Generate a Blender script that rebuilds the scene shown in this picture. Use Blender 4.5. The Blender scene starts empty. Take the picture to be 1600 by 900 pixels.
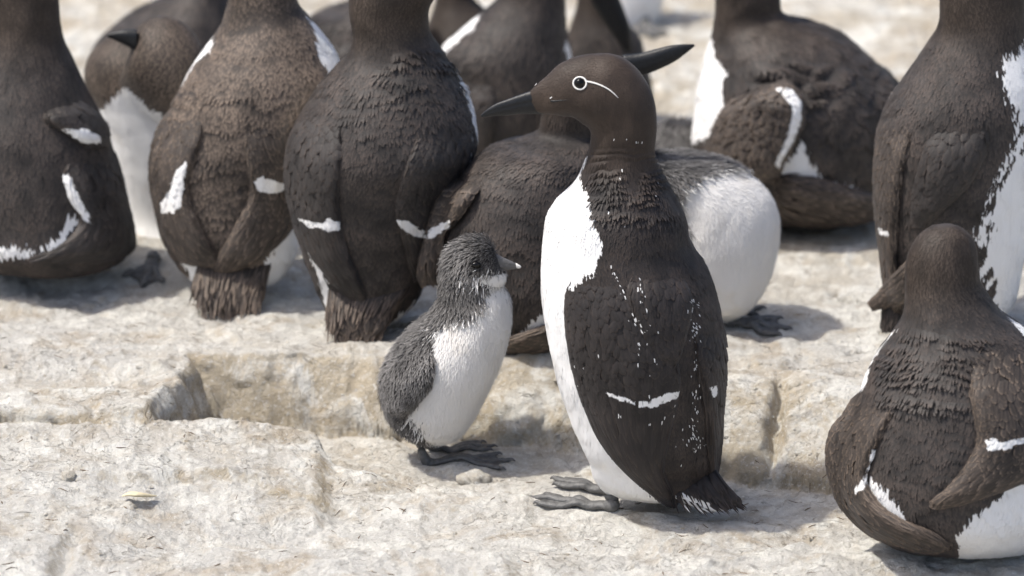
import bpy, math, random
import numpy as np
from mathutils import Vector
from mathutils.bvhtree import BVHTree

random.seed(7)
rng = np.random.default_rng(7)
scene = bpy.context.scene
COL = scene.collection

# ------------------------------------------------------------------ camera
PITCH = math.radians(18.0)
DIST, WIDTH = 8.0, 0.933                    # metres to the large bird, metres across the frame there
FWD = np.array([0, math.cos(PITCH), -math.sin(PITCH)])
UP = np.array([0, math.sin(PITCH), math.cos(PITCH)])
CAM = -DIST * FWD + UP * 350 * WIDTH / 1600
cd = bpy.data.cameras.new('camera'); cam = bpy.data.objects.new('camera', cd); COL.objects.link(cam)
cam.location = CAM; cam.rotation_euler = (math.radians(90) - PITCH, 0, 0)
cd.sensor_width = 36.0; cd.lens = 36.0 * DIST / WIDTH
cd.clip_start = 0.1; cd.clip_end = 2000
cd.dof.use_dof = True; cd.dof.focus_distance = 7.97; cd.dof.aperture_fstop = 5.0
scene.camera = cam

# ------------------------------------------------------------------ light
SUN = Vector((-0.52, -0.10, 1.0)).normalized()        # towards the sun
w = bpy.data.worlds.new('World'); scene.world = w; w.use_nodes = True
nt = w.node_tree; bg = nt.nodes['Background']
sky = nt.nodes.new('ShaderNodeTexSky'); sky.sky_type = 'NISHITA'; sky.sun_disc = False
sky.sun_elevation = math.asin(SUN.z); sky.sun_rotation = math.atan2(SUN.x, SUN.y)
sky.air_density = 0.8; sky.dust_density = 3.5
nt.links.new(sky.outputs['Color'], bg.inputs['Color']); bg.inputs['Strength'].default_value = 0.15
sl = bpy.data.lights.new('sun', 'SUN'); sl.energy = 3.0; sl.angle = math.radians(2.0); sl.color = (1.0, 0.968, 0.905)
so = bpy.data.objects.new('sun', sl); COL.objects.link(so)
so.rotation_euler = SUN.to_track_quat('Z', 'Y').to_euler(); so.location = SUN * 20
scene.view_settings.view_transform = 'Standard'; scene.view_settings.look = 'None'
scene.view_settings.gamma = 1.0; scene.view_settings.exposure = 0.63

# ------------------------------------------------------------------ helpers
KPX = WIDTH / 1600 / DIST
MM = WIDTH / 1600 * 1000                    # mm per pixel at the large bird

def U(px, py, Y):
    px = np.asarray(px, float); py = np.asarray(py, float); Y = np.asarray(Y, float)
    dx = (px - 800) * KPX; dv = (450 - py) * KPX
    dy = FWD[1] + UP[1] * dv; dz = FWD[2] + UP[2] * dv
    t = (Y - CAM[1]) / dy
    return np.stack([CAM[0] + t * dx, Y + 0 * px, CAM[2] + t * dz], -1)

def PX(P):
    d = np.asarray(P) - CAM
    dep = d @ FWD
    return np.stack([800 + d[..., 0] / dep / KPX, 450 - (d @ UP) / dep / KPX], -1)

def hash3(i, j, k):
    h = (i.astype(np.int64) * 374761393 + j.astype(np.int64) * 668265263 + k.astype(np.int64) * 2147483647 // 7)
    h = (h ^ (h >> 13)) * 1274126177
    h = h ^ (h >> 16)
    return (h & 0xffff) / 65535.0 * 2 - 1

def vnoise(x, y, z=0.0):
    x, y, z = np.broadcast_arrays(np.asarray(x, float), np.asarray(y, float), np.asarray(z, float))
    xi, yi, zi = np.floor(x), np.floor(y), np.floor(z)
    f = [x - xi, y - yi, z - zi]; f = [a * a * a * (a * (a * 6 - 15) + 10) for a in f]
    r = 0
    for a in (0, 1):
        for b in (0, 1):
            for c in (0, 1):
                r = r + hash3(xi + a, yi + b, zi + c) * (f[0] if a else 1 - f[0]) * (f[1] if b else 1 - f[1]) * (f[2] if c else 1 - f[2])
    return r

def fbm(x, y, z=0.0, o=5, g=0.5, ridged=False):
    s = 0; a = 1; t = 0
    for k in range(o):
        n = vnoise(x * 2 ** k + 17.3 * k, y * 2 ** k - 9.1 * k, np.asarray(z) * 2 ** k + 3.7 * k)
        if ridged: n = 1 - 2 * np.abs(n)
        s = s + a * n; t += a; a *= g
    return s / t

def sstep(a, b, x):
    t = np.clip((x - a) / (b - a), 0, 1); return t * t * (3 - 2 * t)

def polysd(P, poly):
    """signed distance (positive inside) of points P (n,2) to a polygon"""
    poly = np.asarray(poly, float); n = len(poly)
    d = np.full(len(P), 1e9); ins = np.zeros(len(P), bool)
    for i in range(n):
        a = poly[i]; b = poly[(i + 1) % n]; e = b - a
        wv = P - a; t = np.clip((wv @ e) / max(e @ e, 1e-9), 0, 1)
        q = wv - t[:, None] * e
        d = np.minimum(d, (q * q).sum(1))
        c = (a[1] > P[:, 1]) != (b[1] > P[:, 1])
        with np.errstate(divide='ignore', invalid='ignore'):
            xx = (b[0] - a[0]) * (P[:, 1] - a[1]) / (b[1] - a[1]) + a[0]
        ins ^= c & (P[:, 0] < xx)
    d = np.sqrt(d)
    return np.where(ins, d, -d)

def make_mesh(name, V, faces_list, mat, parent=None, attrs=None, smooth=True, origin=None, soft=None):
    """V (n,3) world coordinates; faces_list = list of (m,k) int arrays"""
    V = np.asarray(V, float)
    if parent is not None: V = V - np.array(parent['_o'])
    elif origin is not None: V = V - np.array(origin)
    me = bpy.data.meshes.new(name)
    loops = np.concatenate([f.reshape(-1) for f in faces_list]).astype(np.int32)
    sizes = np.concatenate([np.full(len(f), f.shape[1]) for f in faces_list]).astype(np.int32)
    starts = np.concatenate([[0], np.cumsum(sizes)[:-1]]).astype(np.int32)
    me.vertices.add(len(V)); me.vertices.foreach_set('co', V.astype(np.float32).ravel())
    me.loops.add(len(loops)); me.loops.foreach_set('vertex_index', loops)
    me.polygons.add(len(sizes)); me.polygons.foreach_set('loop_start', starts)
    try: me.polygons.foreach_set('loop_total', sizes)
    except Exception: pass
    me.polygons.foreach_set('use_smooth', np.full(len(sizes), smooth))
    for k, a in (attrs or {}).items():
        at = me.attributes.new(k, 'FLOAT', 'POINT'); at.data.foreach_set('value', np.asarray(a, np.float32))
    me.update(calc_edges=True); me.validate()
    if soft is not None:                       # barbs share most of the surface's own normal: silky, not scaly
        n0 = np.empty(len(V) * 3, np.float32); me.vertices.foreach_get('normal', n0); n0 = n0.reshape(-1, 3)
        sn, wt = soft; sgn = np.sign((n0 * sn).sum(1, keepdims=True)); sgn[sgn == 0] = 1
        nn = n0 * (1 - wt[:, None]) + sn * sgn * wt[:, None]; own = wt <= 0; nn[own] = n0[own]
        nn /= np.maximum(np.linalg.norm(nn, axis=1, keepdims=True), 1e-9)
        me.normals_split_custom_set_from_vertices(nn.astype(np.float32))
    me.materials.append(mat)
    o = bpy.data.objects.new(name, me); COL.objects.link(o)
    if parent is not None: o.parent = parent
    elif origin is not None: o.location = origin
    return o

def thing(name, label, cat, loc, group=None):
    o = bpy.data.objects.new(name, None); COL.objects.link(o)
    o.location = loc; o.empty_display_size = 0.05; o['_o'] = [float(c) for c in loc]
    o['label'] = label; o['category'] = cat
    if group: o['group'] = group
    return o

def catmull(P, n):
    P = np.asarray(P, float)
    c = (P[:, 0:2] + P[:, 2:4]) / 2
    s = 0.6 * np.hypot(*np.diff(c, axis=0).T) + 0.4 * np.maximum(np.hypot(*np.diff(P[:, 0:2], axis=0).T), np.hypot(*np.diff(P[:, 2:4], axis=0).T)) + 1e-3
    s = np.sqrt(s) * np.sqrt(s.mean()); t = np.concatenate([[0], np.cumsum(s)])
    m = np.zeros_like(P)
    for i in range(len(P)):
        if 0 < i < len(P) - 1:
            m[i] = ((P[i + 1] - P[i]) / (t[i + 1] - t[i]) * (t[i] - t[i - 1]) + (P[i] - P[i - 1]) / (t[i] - t[i - 1]) * (t[i + 1] - t[i])) / (t[i + 1] - t[i - 1])
    m[0] = (P[1] - P[0]) / (t[1] - t[0]); m[-1] = (P[-1] - P[-2]) / (t[-1] - t[-2])
    u = np.linspace(0, t[-1], n); k = np.clip(np.searchsorted(t, u, 'right') - 1, 0, len(P) - 2)
    h = (t[k + 1] - t[k]); x = ((u - t[k]) / h)[:, None]; h = h[:, None]
    return (2 * x**3 - 3 * x**2 + 1) * P[k] + (x**3 - 2 * x**2 + x) * h * m[k] + (-2 * x**3 + 3 * x**2) * P[k + 1] + (x**3 - x**2) * h * m[k + 1]

def grid_faces(nv, nu, closed, off=0):
    i = np.arange(nv - 1)[:, None]; j = np.arange(nu if closed else nu - 1)[None, :]
    j2 = (j + 1) % nu
    return (off + np.stack([i * nu + j + 0 * i, i * nu + j2 + 0 * i, (i + 1) * nu + j2, (i + 1) * nu + j + 0 * i], -1)).reshape(-1, 4)

def grid_normals(P, closed):
    if closed: du = np.roll(P, -1, 1) - np.roll(P, 1, 1)
    else: du = np.gradient(P, axis=1)
    dv = np.gradient(P, axis=0)
    N = np.cross(du, dv); L = np.linalg.norm(N, axis=-1, keepdims=True)
    return N / np.maximum(L, 1e-12)

def loft(rows, Y, nv, nu, tf=0.9):
    """rows: (Lx,Ly,Rx,Ry[,yoff m[,tf]]) outline pairs; returns grid P (nv,nu,3)"""
    R = []
    for r in rows:
        r = list(r)
        if len(r) < 5: r.append(0.0)
        if len(r) < 6: r.append(tf)
        R.append(r)
    S = catmull(R, nv)
    yc = Y + S[:, 4]
    A = U(S[:, 0], S[:, 1], yc); B = U(S[:, 2], S[:, 3], yc)
    C = (A + B) / 2; a = (B - A) / 2
    la = np.linalg.norm(a, axis=1)
    b = la * S[:, 5]
    ph = np.linspace(0, 2 * np.pi, nu, endpoint=False)
    P = C[:, None, :] + a[:, None, :] * np.cos(ph)[None, :, None]
    P = P + (b[:, None] * np.sin(ph)[None, :])[..., None] * np.array([0, -1.0, 0])
    return P, S

# feather blades: n, root pos P, normal N, flow F, length, width, lift
def blades(P, N, F, length, width, lift, curl=0.0, z0=0.0003):
    n = len(P)
    F = F - (F * N).sum(1, keepdims=True) * N
    F /= np.maximum(np.linalg.norm(F, axis=1, keepdims=True), 1e-9)
    S = np.cross(N, F)
    prof = [(0, .45), (0, -.45), (.5, .5), (.5, -.5), (.86, .3), (.86, -.3), (1, 0)]
    V = np.zeros((n, 7, 3)); L = length[:, None]; W = width[:, None]
    for k, (t, s) in enumerate(prof):
        hgt = np.sin(lift) * t - curl * t * t
        V[:, k] = P + N * z0 + F * (L * t * np.cos(lift)[:, None]) + N * (L * hgt[:, None]) + S * (W * s)
    b = np.arange(n)[:, None] * 7
    q = np.concatenate([b + np.array([[0, 1, 3, 2]]), b + np.array([[2, 3, 5, 4]])])
    t3 = b + np.array([[4, 5, 6]])
    tip = np.tile([0, 0, .5, .5, .86, .86, 1.0], n)
    return V.reshape(-1, 3), q, t3, tip

def sample_grid(P, N, closed, spacing):
    """random points over a grid surface, about one per spacing^2; returns pos, normal, flow(-v), vv, uu"""
    nv, nu = P.shape[:2]
    j2 = np.roll(np.arange(nu), -1) if closed else np.arange(1, nu)
    A = P[:-1][:, :len(j2)] if not closed else P[:-1]
    Bq = P[:-1][:, j2]; D = P[1:][:, :len(j2)] if not closed else P[1:]
    area = np.linalg.norm(np.cross(Bq - A, D - A), axis=-1)
    tot = area.sum(); n = int(tot / spacing**2)
    idx = np.searchsorted(np.cumsum(area.ravel()) / tot, (np.arange(n) + rng.random(n)) / max(n, 1))
    idx = np.clip(idx, 0, area.size - 1)
    i, j = np.unravel_index(idx, area.shape); jj = j2[j]
    fu = rng.random(n)[:, None]; fv = rng.random(n)[:, None]
    def bl(G): return (G[i, j] * (1 - fu) + G[i, jj] * fu) * (1 - fv) + (G[i + 1, j] * (1 - fu) + G[i + 1, jj] * fu) * fv
    flow = -((P[i + 1, j] - P[i, j]) + (P[i + 1, jj] - P[i, jj]))
    Nn = bl(N); Nn /= np.maximum(np.linalg.norm(Nn, axis=1, keepdims=True), 1e-9)
    return bl(P), Nn, flow, (i + fv[:, 0]) / (nv - 1), j / nu

# ------------------------------------------------------------------ materials
def new_mat(name):
    m = bpy.data.materials.new(name); m.use_nodes = True
    nt = m.node_tree; return m, nt, nt.nodes, nt.links, nt.nodes['Principled BSDF']

def N_(nodes, t, **kw):
    n = nodes.new(t)
    for k, v in kw.items(): setattr(n, k, v)
    return n

def math_(nodes, links, op, a, b=None, c=None, clamp=False):
    n = nodes.new('ShaderNodeMath'); n.operation = op; n.use_clamp = clamp
    for i, v in enumerate((a, b, c)):
        if v is None: continue
        if isinstance(v, (int, float)): n.inputs[i].default_value = v
        else: links.new(v, n.inputs[i])
    return n.outputs[0]

def mix_(nodes, links, f, a, b, mode='MIX'):
    n = nodes.new('ShaderNodeMix'); n.data_type = 'RGBA'; n.blend_type = mode
    for s, v in ((n.inputs[0], f), (n.inputs[6], a), (n.inputs[7], b)):
        if isinstance(v, (int, float)): s.default_value = v
        elif isinstance(v, tuple): s.default_value = (*v, 1)
        else: links.new(v, s)
    return n.outputs[2]

def plumage(name, back, head, tipc, white=(0.80, 0.79, 0.77), rough=0.62, edge=0.35, stain=0.25, allow=-0.55, sheen=0.04, tg=0.5):
    m, nt, nd, lk, bs = new_mat(name)
    at = {}
    for a in ('sd', 'tone', 'tip', 'warm'):
        n = N_(nd, 'ShaderNodeAttribute'); n.attribute_name = a; at[a] = n.outputs['Fac']
    tc = N_(nd, 'ShaderNodeTexCoord')
    nz = N_(nd, 'ShaderNodeTexNoise'); nz.inputs['Scale'].default_value = 420; nz.inputs['Detail'].default_value = 4
    lk.new(tc.outputs['Object'], nz.inputs['Vector'])
    nb = N_(nd, 'ShaderNodeTexNoise'); nb.inputs['Scale'].default_value = 38; nb.inputs['Detail'].default_value = 5
    lk.new(tc.outputs['Object'], nb.inputs['Vector'])
    base = mix_(nd, lk, at['warm'], back, head)
    # tone: 0..1 per feather
    k = math_(nd, lk, 'MULTIPLY_ADD', at['tone'], tg, 1 - tg / 2)
    kb = math_(nd, lk, 'MULTIPLY_ADD', nb.outputs['Fac'], 1.5, 0.25)
    k = math_(nd, lk, 'MULTIPLY', k, kb)
    hs = N_(nd, 'ShaderNodeHueSaturation'); lk.new(base, hs.inputs['Color']); lk.new(k, hs.inputs['Value'])
    tp = math_(nd, lk, 'POWER', at['tip'], 2.2)
    tp = math_(nd, lk, 'MULTIPLY', tp, edge)
    tp = math_(nd, lk, 'MULTIPLY', tp, math_(nd, lk, 'MULTIPLY_ADD', nb.outputs['Fac'], 2.2, allow, True), clamp=True)
    dark = mix_(nd, lk, tp, hs.outputs['Color'], tipc)
    sc = math_(nd, lk, 'MULTIPLY_ADD', nz.outputs['Fac'], 1.6, -.8)
    n3 = N_(nd, 'ShaderNodeTexNoise'); n3.inputs['Scale'].default_value = 170; n3.inputs['Detail'].default_value = 3
    lk.new(tc.outputs['Object'], n3.inputs['Vector'])
    f = math_(nd, lk, 'ADD', at['sd'], math_(nd, lk, 'ADD', sc, math_(nd, lk, 'MULTIPLY_ADD', n3.outputs['Fac'], 3.0, -1.5)))
    mr = N_(nd, 'ShaderNodeMapRange'); mr.inputs['From Min'].default_value = -0.5; mr.inputs['From Max'].default_value = 0.5
    lk.new(f, mr.inputs['Value'])
    st = N_(nd, 'ShaderNodeMapRange'); st.inputs['From Min'].default_value = 0.56; st.inputs['From Max'].default_value = 0.78
    st.inputs['To Max'].default_value = stain; lk.new(nb.outputs['Fac'], st.inputs['Value'])
    wh = mix_(nd, lk, st.outputs[0], white, (0.62, 0.52, 0.36))
    wh = mix_(nd, lk, math_(nd, lk, 'MULTIPLY', at['tone'], 0.16), wh, (0.6, 0.58, 0.55))
    col = mix_(nd, lk, mr.outputs[0], dark, wh)
    lk.new(col, bs.inputs['Base Color'])
    bs.inputs['Roughness'].default_value = rough
    bs.inputs['Specular IOR Level'].default_value = 0.3
    bs.inputs['Sheen Weight'].default_value = sheen; bs.inputs['Sheen Roughness'].default_value = 0.4
    bs.inputs['Sheen Tint'].default_value = (0.8, 0.82, 0.9, 1)
    wv = N_(nd, 'ShaderNodeTexNoise'); wv.inputs['Scale'].default_value = 900; wv.inputs['Detail'].default_value = 2
    mp = N_(nd, 'ShaderNodeMapping'); mp.inputs['Scale'].default_value = (1, 1, 0.25)
    lk.new(tc.outputs['Object'], mp.inputs['Vector']); lk.new(mp.outputs[0], wv.inputs['Vector'])
    bp = N_(nd, 'ShaderNodeBump'); bp.inputs['Strength'].default_value = 0.35; bp.inputs['Distance'].default_value = 0.0008
    lk.new(wv.outputs['Fac'], bp.inputs['Height']); lk.new(bp.outputs[0], bs.inputs['Normal'])
    return m

M_ADULT = plumage('adult_plumage', (0.029, 0.0255, 0.0235), (0.039, 0.029, 0.022), (0.14, 0.105, 0.085), edge=.7)
M_DARK = plumage('dark_plumage', (0.021, 0.0175, 0.0165), (0.042, 0.029, 0.021), (0.10, 0.072, 0.055), edge=.7, sheen=.07)
M_WORN = plumage('worn_plumage', (0.038, 0.031, 0.0265), (0.044, 0.034, 0.027), (0.25, 0.19, 0.145), edge=0.9, allow=-.25)
M_WORN2 = plumage('scalloped_wing_plumage', (0.031, 0.025, 0.021), (0.04, 0.03, 0.023), (0.22, 0.165, 0.125), edge=.9, allow=-.1)
M_CHICK = plumage('chick_down', (0.028, 0.025, 0.0235), (0.03, 0.028, 0.027), (0.36, 0.345, 0.33), white=(0.78, 0.76, 0.73), edge=0.8, rough=0.8, allow=-.3, sheen=.06, tg=1.5)

def simple(name, col, rough=0.5, spec=0.5, noise=0.0, scale=300, bump=0.0):
    m, nt, nd, lk, bs = new_mat(name)
    tc = N_(nd, 'ShaderNodeTexCoord'); nz = N_(nd, 'ShaderNodeTexNoise'); nz.inputs['Scale'].default_value = scale
    nz.inputs['Detail'].default_value = 5; lk.new(tc.outputs['Object'], nz.inputs['Vector'])
    a = tuple(c * (1 - noise) for c in col); b = tuple(min(1, c * (1 + noise)) for c in col)
    lk.new(mix_(nd, lk, nz.outputs['Fac'], a, b), bs.inputs['Base Color'])
    bs.inputs['Roughness'].default_value = rough; bs.inputs['Specular IOR Level'].default_value = spec
    if bump:
        bp = N_(nd, 'ShaderNodeBump'); bp.inputs['Strength'].default_value = 0.6; bp.inputs['Distance'].default_value = bump
        lk.new(nz.outputs['Fac'], bp.inputs['Height']); lk.new(bp.outputs[0], bs.inputs['Normal'])
    return m

M_BILL = simple('bill_horn', (0.0055, 0.006, 0.007), 0.45, 0.35, 1.0, 420, 0.0006)
M_BILLB = simple('bill_brown', (0.055, 0.042, 0.034), 0.6, 0.4, 0.4, 200, 0.0003)
M_CBILL = simple('chick_bill', (0.10, 0.097, 0.095), 0.45, 0.5, 0.6, 300, 0.0004)
M_EYE = simple('eye', (0.003, 0.0025, 0.002), 0.12, 0.25)
M_RING = simple('eye_line_feathers', (0.72, 0.70, 0.66), 0.7, 0.2)
M_FOOT = simple('foot_skin', (0.10, 0.098, 0.094), 0.55, 0.4, 0.85, 240, 0.002)
M_SPOT = simple('droppings', (0.72, 0.71, 0.66), 0.8, 0.2, 0.15)
M_YELLOW = simple('dried_shell', (0.52, 0.45, 0.30), 0.6, 0.3, 0.5, 120, 0.001)
M_TWIG = simple('dry_litter', (0.17, 0.13, 0.09), 0.85, 0.2, 0.7, 60, 0.0005)

def rock_mat():
    m, nt, nd, lk, bs = new_mat('guano_limestone')
    tc = N_(nd, 'ShaderNodeTexCoord')
    def noise(s, d=6, r=0.6, dist=0.0):
        n = N_(nd, 'ShaderNodeTexNoise'); n.inputs['Scale'].default_value = s; n.inputs['Detail'].default_value = d
        n.inputs['Roughness'].default_value = r; n.inputs['Distortion'].default_value = dist
        lk.new(tc.outputs['Object'], n.inputs['Vector']); return n.outputs['Fac']
    def mr(v, a, b, c=0.0, d=1.0):
        n = N_(nd, 'ShaderNodeMapRange'); lk.new(v, n.inputs['Value'])
        for k, x in zip(('From Min', 'From Max', 'To Min', 'To Max'), (a, b, c, d)): n.inputs[k].default_value = x
        return n.outputs[0]
    big = noise(5, 5, .55, .6); mid = noise(24, 9, .68, .5); fine = noise(120, 9, .74, .3); vf = noise(620, 6, .75)
    at = N_(nd, 'ShaderNodeAttribute'); at.attribute_name = 'warmth'
    wf = math_(nd, lk, 'ADD', at.outputs['Fac'], mr(big, .35, .68, -0.25, 0.45), clamp=True)
    col = mix_(nd, lk, wf, (0.60, 0.58, 0.53), (0.53, 0.455, 0.335))
    col = mix_(nd, lk, mr(mid, .47, .60), col, (0.78, 0.76, 0.69))           # guano crust
    col = mix_(nd, lk, mr(noise(13, 6, .6, 1.2), .52, .68, 0, .65), col, (0.41, 0.32, 0.21))   # ochre stains
    col = mix_(nd, lk, mr(noise(31, 7, .7, .5), .58, .68, 0, .6), col, (0.34, 0.32, 0.29))    # grey weathering
    col = mix_(nd, lk, mr(fine, .56, .74, 0, .65), col, (0.27, 0.235, 0.19))
    col = mix_(nd, lk, mr(fine, .46, .28, 0, .6), col, (0.74, 0.73, 0.70))
    col = mix_(nd, lk, mr(noise(190, 5, .75, 1.5), .66, .74, 0, .75), col, (0.13, 0.105, 0.08))  # dark flecks
    col = mix_(nd, lk, mr(noise(8, 4, .6, .5), .66, .76, 0, .4), col, (0.28, 0.27, 0.15))        # algae
    col = mix_(nd, lk, mr(noise(260, 6, .7, .2), .57, .64, 0, .7), col, (0.82, 0.81, 0.77))  # crisp flakes of crust
    col = mix_(nd, lk, mr(noise(330, 5, .7, .8), .62, .68, 0, .6), col, (0.22, 0.19, 0.15))
    col = mix_(nd, lk, mr(vf, .3, .7, 0, .25), col, (0.30, 0.27, 0.23))
    def crease(s, wd, dist):
        v = noise(s, 4, .6, dist); v = math_(nd, lk, 'ABSOLUTE', math_(nd, lk, 'SUBTRACT', v, .5))
        return mr(v, wd, 0.0)
    cm = mr(noise(17, 3, .5), .50, .60)
    cr = math_(nd, lk, 'MAXIMUM', math_(nd, lk, 'MULTIPLY', crease(34, .006, 1.0), cm), math_(nd, lk, 'MULTIPLY', crease(11, .0035, 1.6), mr(noise(6, 2, .5), .48, .56)))
    col = mix_(nd, lk, math_(nd, lk, 'MULTIPLY', cr, .6), col, (0.20, 0.16, 0.115))
    lk.new(col, bs.inputs['Base Color'])
    bs.inputs['Roughness'].default_value = 0.9; bs.inputs['Specular IOR Level'].default_value = 0.2
    h = math_(nd, lk, 'ADD', math_(nd, lk, 'MULTIPLY', fine, 1.0), math_(nd, lk, 'MULTIPLY', vf, 0.40))
    h = math_(nd, lk, 'ADD', h, math_(nd, lk, 'MULTIPLY', mid, 1.2))
    h = math_(nd, lk, 'SUBTRACT', h, math_(nd, lk, 'MULTIPLY', cr, .5))
    bp = N_(nd, 'ShaderNodeBump'); bp.inputs['Strength'].default_value = 1.0; bp.inputs['Distance'].default_value = 0.0056
    lk.new(h, bp.inputs['Height']); lk.new(bp.outputs[0], bs.inputs['Normal'])
    return m
M_ROCK = rock_mat()

# ------------------------------------------------------------------ the rock ledges
LZ = 0.068
def X0(px): return (np.asarray(px, float) - 800) * MM / 1000
FOOT_X = X0([150, 330, 600, 850, 1130, 1230, 1300, 1700]); FOOT_Y = [0.225, 0.225, 0.205, 0.185, 0.082, 0.075, 0.045, 0.03]
EDGE_W = [0.03, 0.035, 0.045, 0.065, 0.085, 0.10, 0.12, 0.12]

def ground_h(x, y):
    wob = 0.014 * fbm(x * 14, y * 6, 1.3, 4) + 0.004 * vnoise(x * 60, y * 30, 2.2)
    foot = np.interp(x, FOOT_X, FOOT_Y) + wob
    wd = np.interp(x, FOOT_X, EDGE_W) * (1 + 0.5 * vnoise(x * 16, 0 * y, 7.7))
    t = (y - foot) / np.maximum(wd, 0.01)
    led = np.where(t < 0, 0, np.minimum(1.0, np.clip(t, 0, 3) ** 0.55 * 0.93 + 0.07 * sstep(0.9, 2.2, t)))
    led = led * sstep(-0.05, 0.06, t)
    # upper ledge surface: gentle swells, rises slightly into the distance
    top = LZ + 0.006 * fbm(x * 7, y * 5, 4.4, 4) + 0.010 * sstep(0.35, 0.6, y) * sstep(-0.1, -0.4, x)
    # block at the left of the pit; its right wall runs from pixel 230,650 to 298,572
    wallx = np.interp(y, [-1, 0.06, 0.225, 1], X0([206, 216, 288, 290])) + 0.004 * vnoise(x * 3, y * 55, 9.1)
    blk = sstep(0.030, -0.006, x - wallx + 0.006 * fbm(x * 20, y * 40, 3.9, 3)) * sstep(0.055, 0.10, y)
    led = np.maximum(led, blk)
    z = led * top
    # soft dip across the left block
    z = z - 0.012 * blk * np.exp(-((y - 0.19 - 0.1 * (x + 0.45)) / 0.03) ** 2) * sstep(X0(330), X0(150), x)
    # front rock: long rounded crest
    cx = X0([-400, 0, 200, 300, 400, 490, 520, 640, 900, 1100, 1400, 2000])
    cz = [0.064, 0.060, 0.058, 0.053, 0.048, 0.036, 0.018, 0.010, 0.004, 0.003, 0.004, 0.004]
    cy = [0.07, 0.075, 0.085, 0.095, 0.10, 0.10, 0.07, 0.05, 0.01, -0.035, -0.05, -0.05]
    crest = np.interp(x, cx, cz); yc = np.interp(x, cx, cy) + 0.006 * vnoise(x * 20, 0 * y, 5.5)
    back = crest - np.maximum(0, y - yc - 0.006) * 3.2
    slope = np.interp(x, X0([0, 300, 600, 1000, 1400]), [0.20, 0.22, 0.12, 0.09, 0.10])
    front = crest - np.maximum(0, yc - y) * slope
    fr = np.where(y > yc, back, front)
    # a step in the front rock near its foot (dark line at pixel 370..520, 775)
    fr = fr - 0.008 * sstep(0.0, -0.012, y - (0.005 + 0.012 * vnoise(x * 11, 0 * y, 3.1))) * sstep(X0(640), X0(480), x) * sstep(X0(60), X0(250), x)
    z = np.maximum(z, fr)
    # lower front shelf
    z = z + 0.010 * sstep(-0.115, -0.15, y + 0.012 * vnoise(x * 9, 0 * y, 8.2)) * sstep(X0(820), X0(780), x)
    z = z - 0.008 * np.exp(-((x - X0(128) - 0.15 * (y + 0.11)) / 0.008) ** 2) * sstep(-0.08, -0.12, y)
    # crack in the rock face right of the large bird
    crk = np.exp(-((x - X0(1214) - 0.10 * (y - 0.1) - 0.003 * vnoise(0 * x, y * 70, 1.1)) / 0.0065) ** 2)
    z = z - 0.022 * crk * sstep(0.06, 0.10, y) * sstep(0.20, 0.15, y)
    # small hole, pixel 1248,603
    q = U(1248, 603, 0.155)
    z = z - 0.012 * np.exp(-((x - q[0]) / 0.010) ** 2 - ((y - 0.165) / 0.006) ** 2)
    # relief
    rel = (0.0100 + .004 * sstep(.1, 0, y)) * fbm(x * 12, y * 14, 0.7, 6, 0.57) + 0.0048 * fbm(x * 42, y * 38, 3.3, 5, 0.62, True) + 0.0014 * fbm(x * 150, y * 150, 6.1, 3, .6)
    rel = rel - 0.006 * sstep(.80, .97, 1 - np.abs(fbm(x * 9 + 5, y * 13, 2.9, 4))) * sstep(.2, .5, vnoise(x * 5, y * 7, 6.6) + .3)
    rel = rel + 0.004 * np.floor(2.5 * fbm(x * 6 + 3, y * 16, 8.8, 3)) / 2.5 * 0.45
    z = z + rel * (0.75 + 0.25 * sstep(0.6, 1.5, y))
    far = sstep(3, 30, np.hypot(x, y))
    return z + far * 1.2 * fbm(x * 0.05, y * 0.05, 1.0, 4) - 0.02 * sstep(2, 20, y) * y * 0.2

def build_ground():
    def graded(a, b, st, far):
        c = np.arange(a, b + 1e-9, st); g = [st * 1.6]
        while sum(g) < far: g.append(g[-1] * 1.35)
        r = np.cumsum(g); return np.concatenate([(c[0] - r)[::-1], c, c[-1] + r])
    xs = graded(-0.56, 0.56, 0.00175, 300)
    y1 = np.arange(-0.33, 0.42, 0.0019); y2 = np.arange(0.42, 2.0, 0.006)
    g = [0.01]
    while sum(g) < 400: g.append(g[-1] * 1.35)
    r = np.cumsum(g); ys = np.concatenate([(y1[0] - r[r < 350])[::-1], y1, y2, y2[-1] + r])
    X, Y = np.meshgrid(xs, ys); Z = ground_h(X, Y)
    # horizontal jitter on steep faces keeps them from looking like extrusions
    gz = np.hypot(*np.gradient(Z, ys, xs)); st = sstep(0.5, 1.6, gz)
    X2 = X + st * 0.003 * fbm(X * 50, Z * 60, 2.0, 3); Y2 = Y + st * 0.006 * fbm(X * 42, Z * 75, 5.0, 4)
    V = np.stack([X2, Y2, Z], -1).reshape(-1, 3)
    warm = 0.85 * sstep(0.3, 1.3, gz) + 0.35 * np.exp(-((Y - 0.16) / 0.10) ** 2) * sstep(-0.33, -0.2, X) - 0.25 * sstep(0.0, -0.08, Y) + 0.55 * sstep(.35, .8, Y)
    o = make_mesh('rock_ground', V, [grid_faces(len(ys), len(xs), False)], M_ROCK, attrs={'warmth': np.clip(warm, -0.3, 1).ravel()})
    o['kind'] = 'structure'
    return o
build_ground()
def gz(x, y): return float(ground_h(np.array([x], float), np.array([y], float))[0])

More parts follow.
